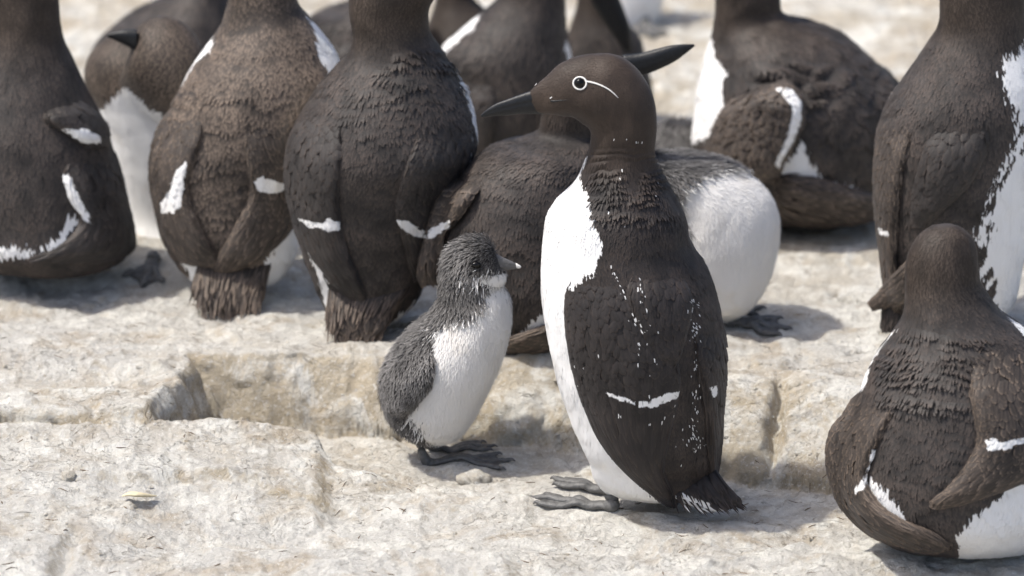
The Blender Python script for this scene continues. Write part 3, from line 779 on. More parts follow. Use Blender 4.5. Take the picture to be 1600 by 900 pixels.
# ================================================================ the large standing guillemot
def build_main():
    Y = 0.0
    root = thing('guillemot', 'large standing guillemot with white eye ring and line, bill pointing left', 'bird', base_at(952, 0.0), GROUP)
    rows = [(972, 772, 1036, 782, .01, .4), (943, 765, 1084, 777, .01, .55), (927, 744, 1110, 765, .005, .75), (918, 716, 1117, 728, 0, .82), (906, 690, 1121, 700), (886, 640, 1126, 650),
            (869, 590, 1131, 598), (856, 530, 1133, 540), (847, 475, 1123, 478), (845, 425, 1106, 425), (848, 377, 1080, 378), (856, 337, 1069, 336), (872, 313, 1055, 308),
            (893, 292, 1042, 284), (907, 268, 1030, 260), (917, 240, 1024, 236), (921, 216, 1027, 196), (920, 203, 1024, 160, 0, .85), (908, 191, 1006, 120, 0, .8), (893, 182, 972, 90, 0, .74), (877, 180, 937, 85, 0, .68), (861, 178, 905, 88, 0, .64),
            (851, 177, 878, 99, 0, .6), (843, 176, 854, 120, 0, .56), (836, 174, 838, 134, 0, .5), (828, 170, 826, 146, 0, .42), (822, 165, 821, 150, 0, .3)]
    white = [[(918, 245), (908, 272), (912, 288), (922, 305), (925, 330), (932, 350), (942, 375), (938, 395), (928, 422), (912, 428), (900, 440), (890, 460), (886, 500), (893, 560),
              (905, 605), (925, 660), (950, 700), (985, 740), (1035, 785), (1060, 805), (900, 815), (860, 700), (820, 500), (820, 360), (860, 290), (895, 262)]]
    dark_after = None
    disp = both(wrinkles(925, 1060, 238, 345, 9.5, .0012, 0.10), tufts(960, 1120, 380, 740, .0005, 1.0, 20, 34))
    FL = [([(948, 395), (958, 425), (975, 458)], 3.5, .25), ([(1000, 440), (1000, 500), (1015, 560)], 9, .22), ([(1082, 470), (1088, 560), (1084, 640), (1088, 700)], 5, .45),
          ([(1012, 620), (1060, 700), (1075, 750)], 14, .05), ([(955, 212), (985, 219), (1014, 220)], 1.6, .5), ([(840, 138), (870, 150), (878, 132)], 9, .05),
          ([(1000, 380), (950, 300), (1040, 300)], 18, .025), ([(900, 520), (980, 660)], 18, .02), ([(1010, 160), (930, 110), (985, 200)], 20, .006), ([(1060, 660), (1085, 710)], 10, .08)]
    bvh = bird_body(root, 'body', [rows], Y, white, M_DARK, warm_y=270, mode='side', spacing=.0017, blade=(.0070, .0017), lift=.05, flecks=FL, res=(420, 220), disp=disp, edge_noise=.6, lumps=.0009,
                    size_fn=lambda p: .5 + .5 * sstep(195, 300, p[:, 1]))
    wing(root, 'wing', [(905, 424, 948, 410), (888, 448, 1000, 445), (884, 490, 1030, 495), (889, 545, 1050, 545), (899, 592, 1060, 588), (914, 637, 1055, 636),
                        (936, 685, 1042, 690), (968, 728, 1036, 735), (1008, 764, 1048, 768), (1044, 790, 1056, 792)], bvh, Y, M_DARK, .009,
         white=[[(936, 609), (965, 619), (990, 627), (1012, 628), (1042, 616), (1063, 613), (1054, 623), (1026, 635), (1002, 636), (980, 630), (958, 622)]], nv=110, nu=60, quill=.55, prim=(.05, .0075), raise_=.0006, spacing=.0015, flecks=FL)
    wing(root, 'wing', [(1080, 490, 1128, 500), (1086, 540, 1134, 545), (1096, 590, 1133, 595), (1104, 640, 1129, 645), (1108, 690, 1127, 690), (1109, 735, 1121, 737), (1110, 768, 1115, 768)],
         bvh, Y, M_DARK, .007, white=[[(1111, 607), (1119, 604), (1121, 617), (1114, 621)]], nv=60, nu=24, quill=.4)
    wing(root, 'scapular_feathers', [(985, 420, 1060, 420), (985, 470, 1080, 470), (1000, 520, 1072, 520), (1020, 555, 1062, 556), (1036, 578, 1050, 580)], bvh, Y, M_DARK, .005, nv=50, nu=30, quill=2, bias=.003, cov=(.011, .007), raise_=.0006, spacing=.0015, flecks=FL)
    tail(root, [(1040, 742, 1118, 736, -.02), (1046, 762, 1128, 752, -.03), (1062, 778, 1140, 768, -.035), (1085, 788, 1152, 780, -.038), (1115, 796, 1157, 788, -.038)], Y, M_DARK, .22,
         white=[[(1040, 765), (1062, 768), (1090, 780), (1110, 786), (1128, 800), (1060, 800)]])
    horn(root, [(862, 134, 860, 179), (846, 138, 845, 178), (830, 142, 830, 178), (812, 148, 812, 178), (793, 155, 794, 180), (775, 162, 776, 181), (762, 170, 763, 182), (751, 180, 752, 183)], Y, nv=60, nu=40, tf=.46)
    # gape line of dark skin running back from the bill
    surf_tube(root, 'gape', [(861, 158), (868, 158), (877, 157), (890, 156)], [.0012, .0010, .0007, .0003], bvh, Y, M_BILL, -.0002)
    c, _ = cast(bvh, 906, 130, Y); V, F = ball(U(906, 130, c + .0002), .0045, 24, (1, .8, 1)); make_mesh('eye', V, F, M_EYE, root)
    a = np.linspace(0, 2 * np.pi, 17)
    ring = [(906 + 10.2 * math.cos(t), 130 + 9.6 * math.sin(t)) for t in a]
    er = surf_tube(root, 'eye_ring', ring, .0008, bvh, Y, M_RING, .0005)
    surf_tube(root, 'eye_stripe', [(915, 127), (926, 129), (938, 133), (950, 139), (959, 146), (966, 153)], [.0008, .0008, .0007, .0006, .0005, .0002], bvh, Y, M_RING, .0004)
    h = U(954, 772, 0.0); hx, hy = float(U(957, 795, -.004)[0]), -.004
    foot(root, h, (hx, hy, gz(hx, hy)), math.radians(154), .080, .0056, .20)
    h2 = U(985, 775, .045); hx = float(U(950, 760, .05)[0])
    foot(root, U(950, 745, .05), (hx, .05, gz(hx, .05)), math.radians(150), .055, .0058, .25)
build_main()

# ================================================================ chicks
def down(root, name, P, N, FL, sd, length, width, lift, mat):
    pass

def build_chick(label, Y, rows, white, wings, feet, eye=None, bill=None, group='downy guillemot chicks', base=None, spacing=.0013, white_len=.5, mode='side', length=.0130):
    root = thing('guillemot_chick', label, 'chick', base, group)
    bvh = bird_body(root, 'body', rows if isinstance(rows[0][0], (tuple, list)) else [rows], Y, white, M_CHICK, warm_y=None, mode=mode, spacing=spacing, blade=(length, .0008), lift=.5, res=(200, 130), edge_noise=3.2, hair=True, lumps=.0014,
                    size_fn=lambda p: (np.where(np.max([polysd(p, q) for q in white], axis=0) > 0, white_len, 1.0) if white else np.ones(len(p))) * (1 - .72 * np.exp(-((p[:, 0] - 785) / 36) ** 2 - ((p[:, 1] - 415) / 30) ** 2)) * (1 - .75 * np.exp(-((p[:, 0] - 747) / 13) ** 2 - ((p[:, 1] - 412) / 11) ** 2)))
    for w_ in wings:
        wing(root, 'wing', w_, bvh, Y, M_CHICK, .013, nv=46, nu=30, quill=2, spacing=.0013, lift=.42, hair=True)
    if eye:
        c, _ = cast(bvh, eye[0], eye[1], Y); V, F = ball(U(eye[0], eye[1], c - .0010), .0036, 18, (1.3, .8, .9)); make_mesh('eye', V, F, M_EYE, root)
    if bill: horn(root, bill, Y, M_CBILL, nv=36, nu=28, tf=.6)
    if bill: horn(root, [(bill[-2][0] - 1, bill[-2][1] - 1, bill[-2][2] - 1, bill[-2][3] - 1), (bill[-1][0], bill[-1][1] - .6, bill[-1][2], bill[-1][3] + .2), (bill[-1][0] + 2, 416, bill[-1][0] + 2, 418)], Y, M_RING, nv=10, nu=16, tf=.9, name='bill_tip', groove=False).name = 'bill_tip'
    for f in feet: foot(root, *f)
    return bvh, root

Yc = 0.135
hx = float(U(667, 724, Yc)[0]); hx2 = float(U(676, 712, Yc + .035)[0])
build_chick('small grey and white downy chick standing on the lower rock in front, facing right', Yc,
    [(655, 688, 690, 694, 0, .5), (628, 668, 716, 682), (606, 642, 744, 650), (598, 610, 764, 608), (602, 575, 781, 568), (622, 543, 791, 530), (650, 512, 796, 495),
     (676, 490, 793, 466), (690, 466, 786, 449), (691, 440, 785, 444), (695, 412, 789, 436, 0, .9), (706, 390, 789, 430, 0, .86), (726, 377, 786, 424, 0, .8), (748, 372, 781, 417, 0, .7), (764, 379, 779, 411, 0, .58), (772, 388, 777, 404, 0, .4)],
    [[(752, 452), (790, 449), (812, 490), (800, 550), (765, 640), (715, 705), (672, 712), (660, 675), (630, 645), (655, 612), (670, 578), (677, 545), (678, 520), (700, 504), (735, 496), (752, 478)],
     [(744, 436), (758, 430), (772, 431), (797, 426), (797, 449), (772, 450), (756, 444)], [(722, 434), (732, 430), (740, 434), (730, 440)]],
    [[(634, 545, 674, 538), (612, 575, 678, 566), (603, 605, 671, 602), (602, 630, 650, 632), (607, 650, 628, 655)]],
    [(U(656, 676, Yc), (hx, Yc, gz(hx, Yc)), math.radians(-2), .076, .0042, .22), (U(672, 680, Yc + .03), (hx2, Yc + .035, gz(hx2, Yc + .035)), math.radians(8), .055, .004, .22)],
    eye=(744, 414), bill=[(762, 394, 768, 426), (775, 397, 779, 425), (788, 403, 790, 423), (799, 408, 800, 421), (807, 412, 808, 420), (812, 415, 812, 419)], base=base_at(670, Yc))

Y2 = 0.34
hx = float(U(1140, 512, Y2)[0])
build_chick('large downy chick with round white front standing directly behind the large guillemot', Y2,
    [(1100, 497, 1150, 499, 0, .5), (1076, 478, 1178, 476), (1056, 440, 1203, 436), (1042, 390, 1216, 388), (1036, 352, 1218, 346), (1030, 320, 1207, 314), (1020, 293, 1186, 288), (1005, 275, 1158, 268), (988, 262, 1122, 256), (968, 252, 1072, 252), (950, 240, 1022, 246), (942, 218, 1004, 224), (942, 195, 996, 195), (950, 175, 988, 174), (962, 165, 978, 165)],
    [[(1066, 330), (1064, 300), (1085, 281), (1118, 270), (1150, 268), (1180, 262), (1260, 290), (1240, 440), (1150, 530), (1060, 520), (1050, 420), (1080, 370)]],
    [], [(U(1128, 480, Y2), (hx, Y2, gz(hx, Y2)), math.radians(-8), .054, .0056, .36), (U(1110, 480, Y2 + .03), (hx - .02, Y2 + .04, gz(hx, Y2 + .04)), math.radians(0), .05, .005, .36)], base=base_at(1130, Y2), length=.0135, white_len=.36)

Y3 = 0.70
build_chick('dark fuzzy chick huddled low against the white breast of the crouched guillemot', Y3,
    [(1035, 305, 1100, 305, 0, .5), (1012, 285, 1120, 285), (1005, 250, 1122, 250), (1012, 220, 1112, 222), (1032, 201, 1096, 204), (1050, 192, 1076, 193)],
    [], [], [], base=base_at(1065, Y3))

# ================================================================ the other adults
def adult(label, Y, bx, lofts, white, mat=None, wings=(), tails=(), bill=None, bill_mat=None, bill_y=0.0, warm_y=None, far_y=60, feet=(), mode='back', res=(190, 130), spacing=.0022, blade=(.0085, .0024), disp=None, lift=.06, edge_noise=.7, lumps=.0009, tf=.9, base_y=None, streak=0):
    root = thing('guillemot', label, 'bird', base_at(bx, Y if base_y is None else base_y), GROUP)
    mat = mat or M_ADULT
    bvh = bird_body(root, 'body', lofts, Y, white, mat, warm_y=warm_y, mode=mode, far_y=far_y, spacing=spacing, blade=blade, res=res, disp=disp, lift=lift, edge_noise=edge_noise, lumps=lumps, tf=tf, streak=streak)
    for w_ in wings:
        kw = dict(thick=.008, quill=.5); kw.update(w_[1]); m_ = kw.pop('mat', mat)
        wing(root, kw.pop('name', 'wing'), w_[0], bvh, Y, m_, **kw)
    for t in tails: tail(root, t[0], Y, t[1] if len(t) > 1 else mat, white=t[2] if len(t) > 2 else ())
    if bill: horn(root, bill, Y + bill_y, bill_mat or M_BILL, nv=30, nu=28)
    for f in feet: foot(root, *f)
    return root, bvh

# far left
adult('guillemot at the far left edge, dark back and neck towards the viewer, folded wing lifted', .47, 40,
    [[(30, 416, 90, 417, 0, .5), (-55, 404, 180, 408, 0, .75), (-100, 365, 204, 372), (-112, 305, 196, 318), (-108, 240, 182, 256), (-92, 182, 164, 196), (-62, 130, 138, 146),
      (-36, 84, 116, 98), (-22, 45, 98, 56), (-20, 5, 92, 8), (-20, -45, 90, -50), (-12, -92, 84, -95), (8, -122, 62, -124), (28, -134, 44, -134)]],
    [[(62, 382), (92, 362), (112, 325), (124, 342), (104, 368), (88, 378)], [(-60, 374), (18, 378), (60, 384), (40, 394), (-60, 398)]],
    wings=[([(70, 172, 120, 152), (76, 190, 160, 186), (104, 206, 170, 210), (134, 228, 166, 230)], dict(thick=.014, quill=2, vstart=.3, white=[[(98, 203), (132, 202), (156, 212), (158, 224), (130, 224)]])),
           ([(110, 236, 178, 234), (100, 268, 188, 268), (112, 312, 198, 312), (126, 350, 208, 355), (92, 388, 206, 392), (40, 408, 150, 410)], dict(thick=.010, white=[[(94, 272), (108, 273), (122, 305), (144, 352), (132, 345), (112, 318), (98, 292)]]))],
    bill=[(-15, -92, -15, -56), (-60, -80, -58, -58), (-110, -68, -108, -62)], warm_y=90, far_y=150)

# preening, white front
hx = float(U(240, 428, .50)[0])
adult('preening guillemot with white belly and head turned back over its shoulder', .60, 255,
    [[(245, 424, 292, 426, -.03, .5), (224, 396, 316, 396, -.02), (202, 335, 334, 332), (184, 265, 342, 262), (166, 208, 340, 202), (148, 165, 326, 152), (132, 120, 310, 110), (142, 84, 292, 86), (172, 58, 262, 66), (198, 50, 232, 52)],
     [(186, 126, 262, 190, -.050, .6), (196, 104, 296, 160, -.068, .7), (203, 84, 314, 120, -.070, .8), (207, 66, 318, 86, -.066, .85), (212, 48, 304, 55, -.062, .85), (224, 34, 280, 34, -.06, .8), (240, 27, 260, 26, -.06, .7)]],
    [[(194, 134), (216, 150), (240, 170), (266, 182), (300, 190), (345, 320), (330, 440), (235, 440), (196, 360), (178, 280), (150, 172)]],
    mat=M_WORN, mode='side', warm_y=150, bill=[(214, 46, 213, 80), (198, 46, 205, 76), (182, 49, 190, 68), (166, 54, 170, 59)], bill_y=-.075, tf=.8, lumps=.0006, lift=.02,
    feet=[(U(252, 405, .54), (hx, .50, gz(hx, .50)), math.radians(-100), .05, .0055, .4)])

# back view, worn brown
adult('brown worn guillemot seen from behind, ragged pale edged wing feathers and tail on the rock', .44, 350,
    [[(335, 452, 395, 452, -.01, .5), (296, 432, 436, 434, -.01, .7), (268, 396, 464, 388), (246, 346, 470, 335), (235, 292, 473, 278), (237, 240, 490, 222), (256, 192, 514, 172), (276, 150, 528, 128),
      (298, 108, 526, 92), (322, 74, 506, 58), (342, 44, 482, 28), (354, 12, 464, 6), (360, -38, 455, -40), (365, -82, 450, -82), (382, -114, 432, -115), (398, -126, 412, -126)]],
    [[(476, 24), (500, 36), (545, 60), (545, 110), (522, 118), (508, 102), (493, 84), (490, 70), (488, 52)], [(340, 62), (325, 80), (303, 104), (290, 125), (290, 95), (310, 66), (332, 50)],
     [(268, 375), (300, 440), (330, 470), (322, 425), (305, 400)], [(404, 470), (414, 400), (438, 365), (474, 325), (490, 400), (450, 470)]],
    mat=M_WORN, warm_y=10, far_y=40, disp=tufts(260, 480, 140, 420, .0010, 3.0, 22, 34),
    wings=[([(268, 168, 312, 158), (246, 205, 318, 195), (236, 245, 306, 240), (236, 292, 292, 288), (246, 340, 300, 332), (258, 382, 322, 372), (286, 408, 336, 396), (322, 416, 338, 410)],
            dict(thick=.011, quill=.62, white=[[(291, 252), (287, 285), (283, 322), (272, 332), (252, 332), (250, 318), (264, 296), (276, 268)]])),
           ([(385, 180, 440, 165), (382, 215, 462, 205), (390, 262, 474, 252), (392, 305, 472, 300), (372, 350, 462, 345), (350, 388, 430, 385), (337, 415, 385, 415), (335, 430, 348, 428)],
            dict(thick=.012, quill=.55, white=[[(396, 284), (412, 277), (432, 284), (448, 290), (440, 300), (420, 302), (402, 297)]]))],
    tails=[([(312, 395, 430, 392, -.03, .3), (310, 425, 416, 425, -.05, .2), (304, 448, 412, 450, -.06, .14), (306, 462, 409, 464, -.064, .12), (315, 473, 402, 474, -.066, .1), (328, 481, 390, 481, -.067, .1), (345, 486, 374, 486, -.067, .1)],)],
    bill=[(455, -90, 455, -58), (490, -84, 490, -62), (530, -74, 530, -68)], blade=(.009, .0030))

# back view with wrinkled shoulders
adult('dark guillemot seen from behind just left of centre, wrinkled shoulders and small white wing bars', .345, 560,
    [[(548, 516, 600, 512, -.02, .45), (515, 492, 640, 482, -.01, .65), (492, 442, 664, 440), (470, 386, 678, 390), (454, 332, 694, 336), (447, 275, 716, 278), (450, 225, 744, 228), (470, 180, 741, 182),
      (497, 140, 726, 142), (524, 106, 706, 104), (545, 80, 688, 74), (550, 54, 672, 48), (545, 20, 671, 14), (547, -20, 690, -30), (560, -60, 690, -74), (585, -92, 664, -99), (608, -104, 640, -107)]],
    [[(688, 66), (705, 92), (715, 120), (726, 150), (733, 178), (735, 205), (742, 238), (752, 248), (765, 240), (765, 150), (725, 90), (700, 62)], [(726, 212), (734, 214), (746, 240), (738, 243)],
     [(474, 362), (488, 405), (505, 470), (512, 500), (528, 480), (506, 430), (490, 385)], [(600, 530), (622, 490), (668, 452), (690, 470), (640, 520)]],
    warm_y=78, far_y=110, disp=both(wrinkles(590, 735, 78, 150, 10, .0018, -.12, 2), tufts(470, 730, 120, 480, .0006, 6.0, 24, 36), wrinkles(540, 680, 145, 215, 12, .0008, .1, 6)),
    wings=[([(490, 170, 535, 158), (458, 208, 534, 205), (446, 258, 530, 256), (449, 308, 526, 306), (462, 350, 530, 348), (485, 395, 540, 390), (512, 432, 556, 428), (542, 462, 568, 456), (560, 472, 569, 468)],
            dict(thick=.010, quill=.55, white=[[(466, 342), (490, 349), (505, 348), (514, 342), (530, 348), (530, 358), (516, 364), (500, 356), (480, 354)]])),
           ([(660, 180, 735, 178), (645, 235, 742, 232), (630, 285, 718, 286), (622, 330, 698, 332), (630, 368, 686, 376), (642, 415, 668, 420), (650, 440, 658, 440)],
            dict(thick=.008, quill=.6, white=[[(618, 344), (640, 345), (655, 358), (672, 364), (668, 374), (645, 368), (628, 358)]]))],
    tails=[([(515, 430, 655, 425, -.02, .4), (516, 465, 630, 462, -.04, .25), (513, 488, 612, 486, -.048, .16), (514, 504, 606, 501, -.052, .12), (523, 517, 598, 514, -.055, .1), (536, 526, 588, 523, -.056, .1), (550, 531, 574, 529, -.056, .1)], M_WORN2)],
    bill=[(672, -72, 676, -36), (710, -66, 712, -44), (750, -56, 751, -50)])

# crouched, drooping wing, its bill points right behind the large bird's head
r, b = adult('guillemot crouched behind the front chick with one ragged drooping wing', .31, 800,
    [[(715, 548, 900, 552, 0, .5), (694, 512, 940, 516, 0, .75), (688, 450, 960, 452), (690, 385, 965, 385), (702, 322, 955, 322), (728, 268, 945, 272), (768, 234, 935, 244), (815, 218, 930, 224, .01),
      (840, 204, 928, 210, .02), (845, 178, 929, 180, .02), (850, 150, 938, 160, .02), (868, 122, 955, 145, .02, .75), (895, 104, 972, 135, .02, .68), (930, 92, 990, 124, .02, .62), (960, 88, 1000, 118, .02, .58), (985, 88, 1004, 112, .02, .5)]],
    [[(790, 524), (818, 506), (850, 480), (870, 470), (870, 520), (800, 530)], [(668, 440), (684, 440), (684, 490), (672, 490)]],
    warm_y=205, far_y=470, disp=tufts(690, 930, 260, 520, .0006, 9.0, 22, 32), mode='side',
    wings=[([(700, 272, 752, 290), (684, 306, 733, 312), (674, 334, 712, 342), (668, 358, 699, 356), (662, 384, 691, 388), (657, 410, 688, 414), (656, 432, 688, 436), (664, 447, 684, 445)],
            dict(thick=.011, quill=.45, mat=M_WORN, bias=.010, vstart=.15, raise_=.0025, white=[[(662, 368), (676, 356), (702, 345), (702, 356), (680, 368), (664, 376)]])),
           ([(920, 488, 920, 570), (880, 500, 880, 570), (850, 512, 852, 571), (822, 522, 826, 566), (796, 532, 800, 556), (788, 540, 790, 548)], dict(thick=.008, quill=.1, mat=M_WORN, bias=.004))],
    bill=[(972, 86, 984, 124), (1000, 83, 1006, 117), (1027, 76, 1028, 109), (1048, 71, 1056, 95), (1067, 69, 1072, 83), (1084, 69, 1086, 72)], bill_y=.02)

# the middle back row
adult('grey brown guillemot standing just behind the long bill in the back row', .80, 800,
    [[(740, 316, 850, 318, 0, .5), (705, 290, 890, 290), (692, 235, 902, 240), (688, 170, 904, 175), (687, 115, 898, 118), (693, 74, 892, 82), (722, 46, 886, 46), (756, 20, 884, 20), (782, -10, 882, -10), (790, -58, 874, -60), (806, -92, 860, -94), (824, -104, 842, -104)]],
    [[(680, 82), (690, 66), (718, 42), (754, 20), (744, 42), (720, 60), (700, 78), (684, 100)], [(878, 66), (892, 96), (905, 110), (905, 80), (885, 60)]],
    warm_y=0, far_y=70, bill=[(786, -82, 786, -50), (750, -74, 750, -54), (705, -64, 705, -58)], res=(120, 90), spacing=.003,
    wings=[([(700, 120, 760, 110), (692, 170, 775, 165), (690, 225, 765, 225), (700, 280, 740, 280)], dict(thick=.008, nv=40, nu=20)), ([(830, 120, 900, 120), (840, 180, 905, 180), (845, 240, 900, 240), (860, 285, 885, 285)], dict(thick=.006, nv=40, nu=20))])

adult('guillemot in the back row with its long dark bill pointing down', .98, 945,
    [[(900, 252, 980, 252, 0, .5), (870, 225, 1008, 225), (862, 165, 1018, 168), (870, 112, 1014, 118), (882, 70, 1007, 84), (892, 42, 998, 58), (900, 14, 975, 34), (904, -18, 962, -6), (908, -50, 958, -44), (920, -74, 948, -72)]],
    [], warm_y=40, far_y=60, bill=[(908, -40, 962, -44), (918, -8, 966, -12), (936, 24, 975, 14), (955, 52, 985, 44), (976, 82, 988, 78)], bill_y=-.072, res=(110, 80), spacing=.003,
    wings=[([(968, 70, 1000, 70), (962, 110, 1012, 110), (962, 160, 1016, 160), (975, 200, 1005, 205)], dict(thick=.006, nv=36, nu=18))])

Yh = 1.36
hx = float(U(975, 120, Yh)[0])
adult('guillemot farthest back, facing the viewer with a plain pale white belly', Yh, 980,
    [[(955, 112, 1000, 112, 0, .5), (940, 92, 1008, 88), (934, 60, 1018, 55), (932, 25, 1030, 22), (933, -15, 1038, -18), (937, -60, 1036, -62), (948, -95, 1025, -98), (962, -125, 1010, -130), (966, -155, 1006, -158), (970, -182, 1002, -184), (980, -198, 994, -198)]],
    [[(900, -100), (985, -118), (1060, -100), (1060, 130), (900, 130)]], mode='side', warm_y=-80,
    bill=[(968, -185, 968, -165), (950, -180, 950, -168), (930, -173, 930, -170)], res=(110, 80), spacing=.003,
    feet=[(U(966, 100, Yh), (hx, Yh - .02, gz(hx, Yh - .02)), math.radians(-100), .05, .0055, .4), (U(988, 100, Yh), (hx + .02, Yh - .02, gz(hx + .02, Yh - .02)), math.radians(-80), .05, .0055, .4)])

adult('guillemot behind the preening one, only its rounded dark brown back showing', .93, 255,
    [[(190, 260, 330, 262, 0, .5), (150, 235, 368, 235), (134, 180, 385, 182), (136, 120, 390, 115), (150, 72, 384, 62), (188, 36, 372, 24), (232, 8, 356, -8), (272, -14, 342, -40), (284, -50, 340, -72), (292, -84, 334, -98), (305, -102, 322, -106)]],
    [], far_y=60, warm_y=-20, bill=[(338, -96, 340, -68), (372, -88, 372, -70), (405, -80, 405, -74)], res=(120, 90), spacing=.003)

adult('guillemot low in the gap between two birds seen from behind, brown shoulder showing', .98, 545,
    [[(500, 250, 600, 250, 0, .5), (462, 225, 632, 225), (450, 165, 645, 168), (452, 108, 650, 108), (462, 60, 648, 58), (486, 28, 640, 22), (528, 14, 625, -12), (565, -8, 618, -45), (574, -48, 616, -75), (584, -80, 606, -86)]],
    [], far_y=60, warm_y=-10, bill=[(576, -78, 576, -52), (548, -72, 548, -54), (515, -64, 515, -59)], res=(110, 80), spacing=.003,
    wings=[([(500, 62, 560, 52), (480, 95, 560, 90), (470, 140, 560, 140), (480, 190, 540, 195)], dict(thick=.009, nv=36, nu=20))])

adult('guillemot deep in the shade behind the dark wrinkled bird, brown neck and shoulder showing', 1.02, 715,
    [[(665, 235, 770, 235, 0, .5), (640, 212, 798, 212), (632, 150, 808, 152), (642, 95, 806, 95), (660, 55, 796, 52), (672, 26, 765, 20), (680, 0, 740, -5), (684, -30, 736, -35), (692, -62, 730, -64), (702, -76, 720, -77)]],
    [], far_y=60, warm_y=60, bill=[(734, -66, 734, -40), (762, -60, 762, -44), (795, -54, 795, -50)], res=(110, 80), spacing=.003)

# crouched bird on the right
adult('guillemot crouched at the back right, white breast facing left and half open ragged wing', .66, 1240,
    [[(1190, 342, 1320, 344, 0, .5), (1130, 322, 1372, 328, 0, .8), (1096, 275, 1396, 284), (1084, 220, 1410, 222), (1086, 172, 1413, 172), (1091, 132, 1402, 132), (1098, 100, 1366, 100), (1105, 74, 1318, 60),
      (1113, 54, 1262, 36), (1117, 34, 1222, 20), (1120, 0, 1218, -5), (1122, -48, 1214, -52), (1136, -88, 1198, -90), (1155, -104, 1180, -104)]],
    [[(1080, 60), (1112, 58), (1122, 88), (1137, 104), (1131, 135), (1133, 180), (1116, 206), (1080, 215), (1070, 130)], [(1214, 266), (1230, 240), (1250, 215), (1266, 240), (1284, 274), (1250, 275)], [(1295, 284), (1310, 278), (1340, 292), (1334, 300), (1308, 296)]],
    mode='side', warm_y=70, disp=both(tufts(1250, 1400, 100, 320, .002, 12.0, 26, 40), wrinkles(1180, 1290, 100, 180, 30, .004, -.3, 8)), lumps=.002,
    wings=[([(1160, 150, 1225, 122), (1134, 172, 1250, 150), (1116, 205, 1252, 190), (1106, 240, 1240, 218), (1112, 280, 1218, 262), (1150, 312, 1215, 272)],
            dict(thick=.020, quill=2, vstart=.10, bias=.006, raise_=.003, mat=M_WORN, white=[[(1216, 140), (1236, 138), (1252, 160), (1252, 190), (1240, 222), (1216, 262), (1210, 258), (1228, 220), (1238, 186), (1236, 164)]])),
           ([(1195, 275, 1200, 322), (1230, 276, 1232, 340), (1275, 283, 1275, 346), (1320, 296, 1322, 346), (1360, 310, 1362, 340), (1374, 322, 1375, 332)],
            dict(thick=.013, quill=.1, mat=M_WORN, raise_=.004))],
    bill=[(1124, -80, 1122, -50), (1085, -70, 1085, -52), (1045, -60, 1045, -56)])

# tall one right
adult('tall guillemot at the right edge with a white streaked flank', .34, 1480,
    [[(1410, 498, 1555, 498, 0, .5), (1392, 470, 1582, 474, 0, .8), (1380, 410, 1600, 405), (1371, 345, 1613, 335), (1366, 275, 1624, 262), (1370, 212, 1630, 195), (1388, 162, 1629, 135), (1418, 116, 1620, 92), (1446, 72, 1608, 55),
      (1465, 42, 1602, 25), (1468, 0, 1600, -10), (1470, -48, 1594, -50), (1490, -92, 1574, -95), (1518, -108, 1545, -110)]],
    [[(1564, 92), (1585, 76), (1608, 62), (1700, 70), (1700, 520), (1548, 520), (1526, 420), (1519, 372), (1536, 335), (1550, 285), (1580, 215), (1584, 185), (1574, 150)]],
    warm_y=70, far_y=90, edge_noise=2.5, disp=tufts(1380, 1560, 150, 480, .0005, 15.0, 22, 34), streak=60,
    wings=[([(1392, 175, 1440, 165), (1370, 230, 1420, 225), (1366, 285, 1406, 285), (1369, 340, 1400, 340), (1375, 395, 1398, 395), (1382, 450, 1402, 450), (1386, 490, 1402, 490), (1380, 514, 1396, 512)], dict(thick=.011, quill=.5, mat=M_WORN, white=[[(1372, 357), (1388, 363), (1388, 371), (1373, 366)]])),
           ([(1470, 190, 1545, 185), (1446, 235, 1540, 232), (1430, 290, 1515, 285), (1426, 330, 1470, 330), (1428, 356, 1444, 356)], dict(thick=.009, quill=.8)),
           ([(1440, 395, 1445, 455), (1418, 412, 1424, 466), (1402, 426, 1410, 472), (1386, 443, 1394, 477), (1370, 461, 1376, 481), (1357, 476, 1361, 484)], dict(name='wing_tip', thick=.007, quill=.1, mat=M_WORN, bias=.014, raise_=.0008))],
    tails=[([(1385, 440, 1440, 440, .0, .5), (1382, 475, 1430, 478, -.01, .4), (1380, 505, 1412, 506, -.015, .3), (1380, 516, 1398, 515, -.015, .2)],)],
    bill=[(1594, -92, 1594, -58), (1630, -86, 1630, -62), (1670, -76, 1670, -70)])

adult('dark guillemot mostly beyond the right edge, a sliver of its black side showing', .56, 1650,
    [[(1620, 448, 1680, 448, 0, .5), (1590, 425, 1720, 425), (1583, 355, 1736, 355), (1588, 275, 1742, 275), (1612, 200, 1728, 200), (1640, 140, 1712, 140), (1650, 80, 1706, 80), (1655, 40, 1700, 36), (1668, 20, 1688, 18)]],
    [], far_y=150, warm_y=140, bill=[(1700, 45, 1700, 70), (1735, 50, 1735, 66), (1765, 57, 1765, 60)], res=(90, 70), spacing=.004)

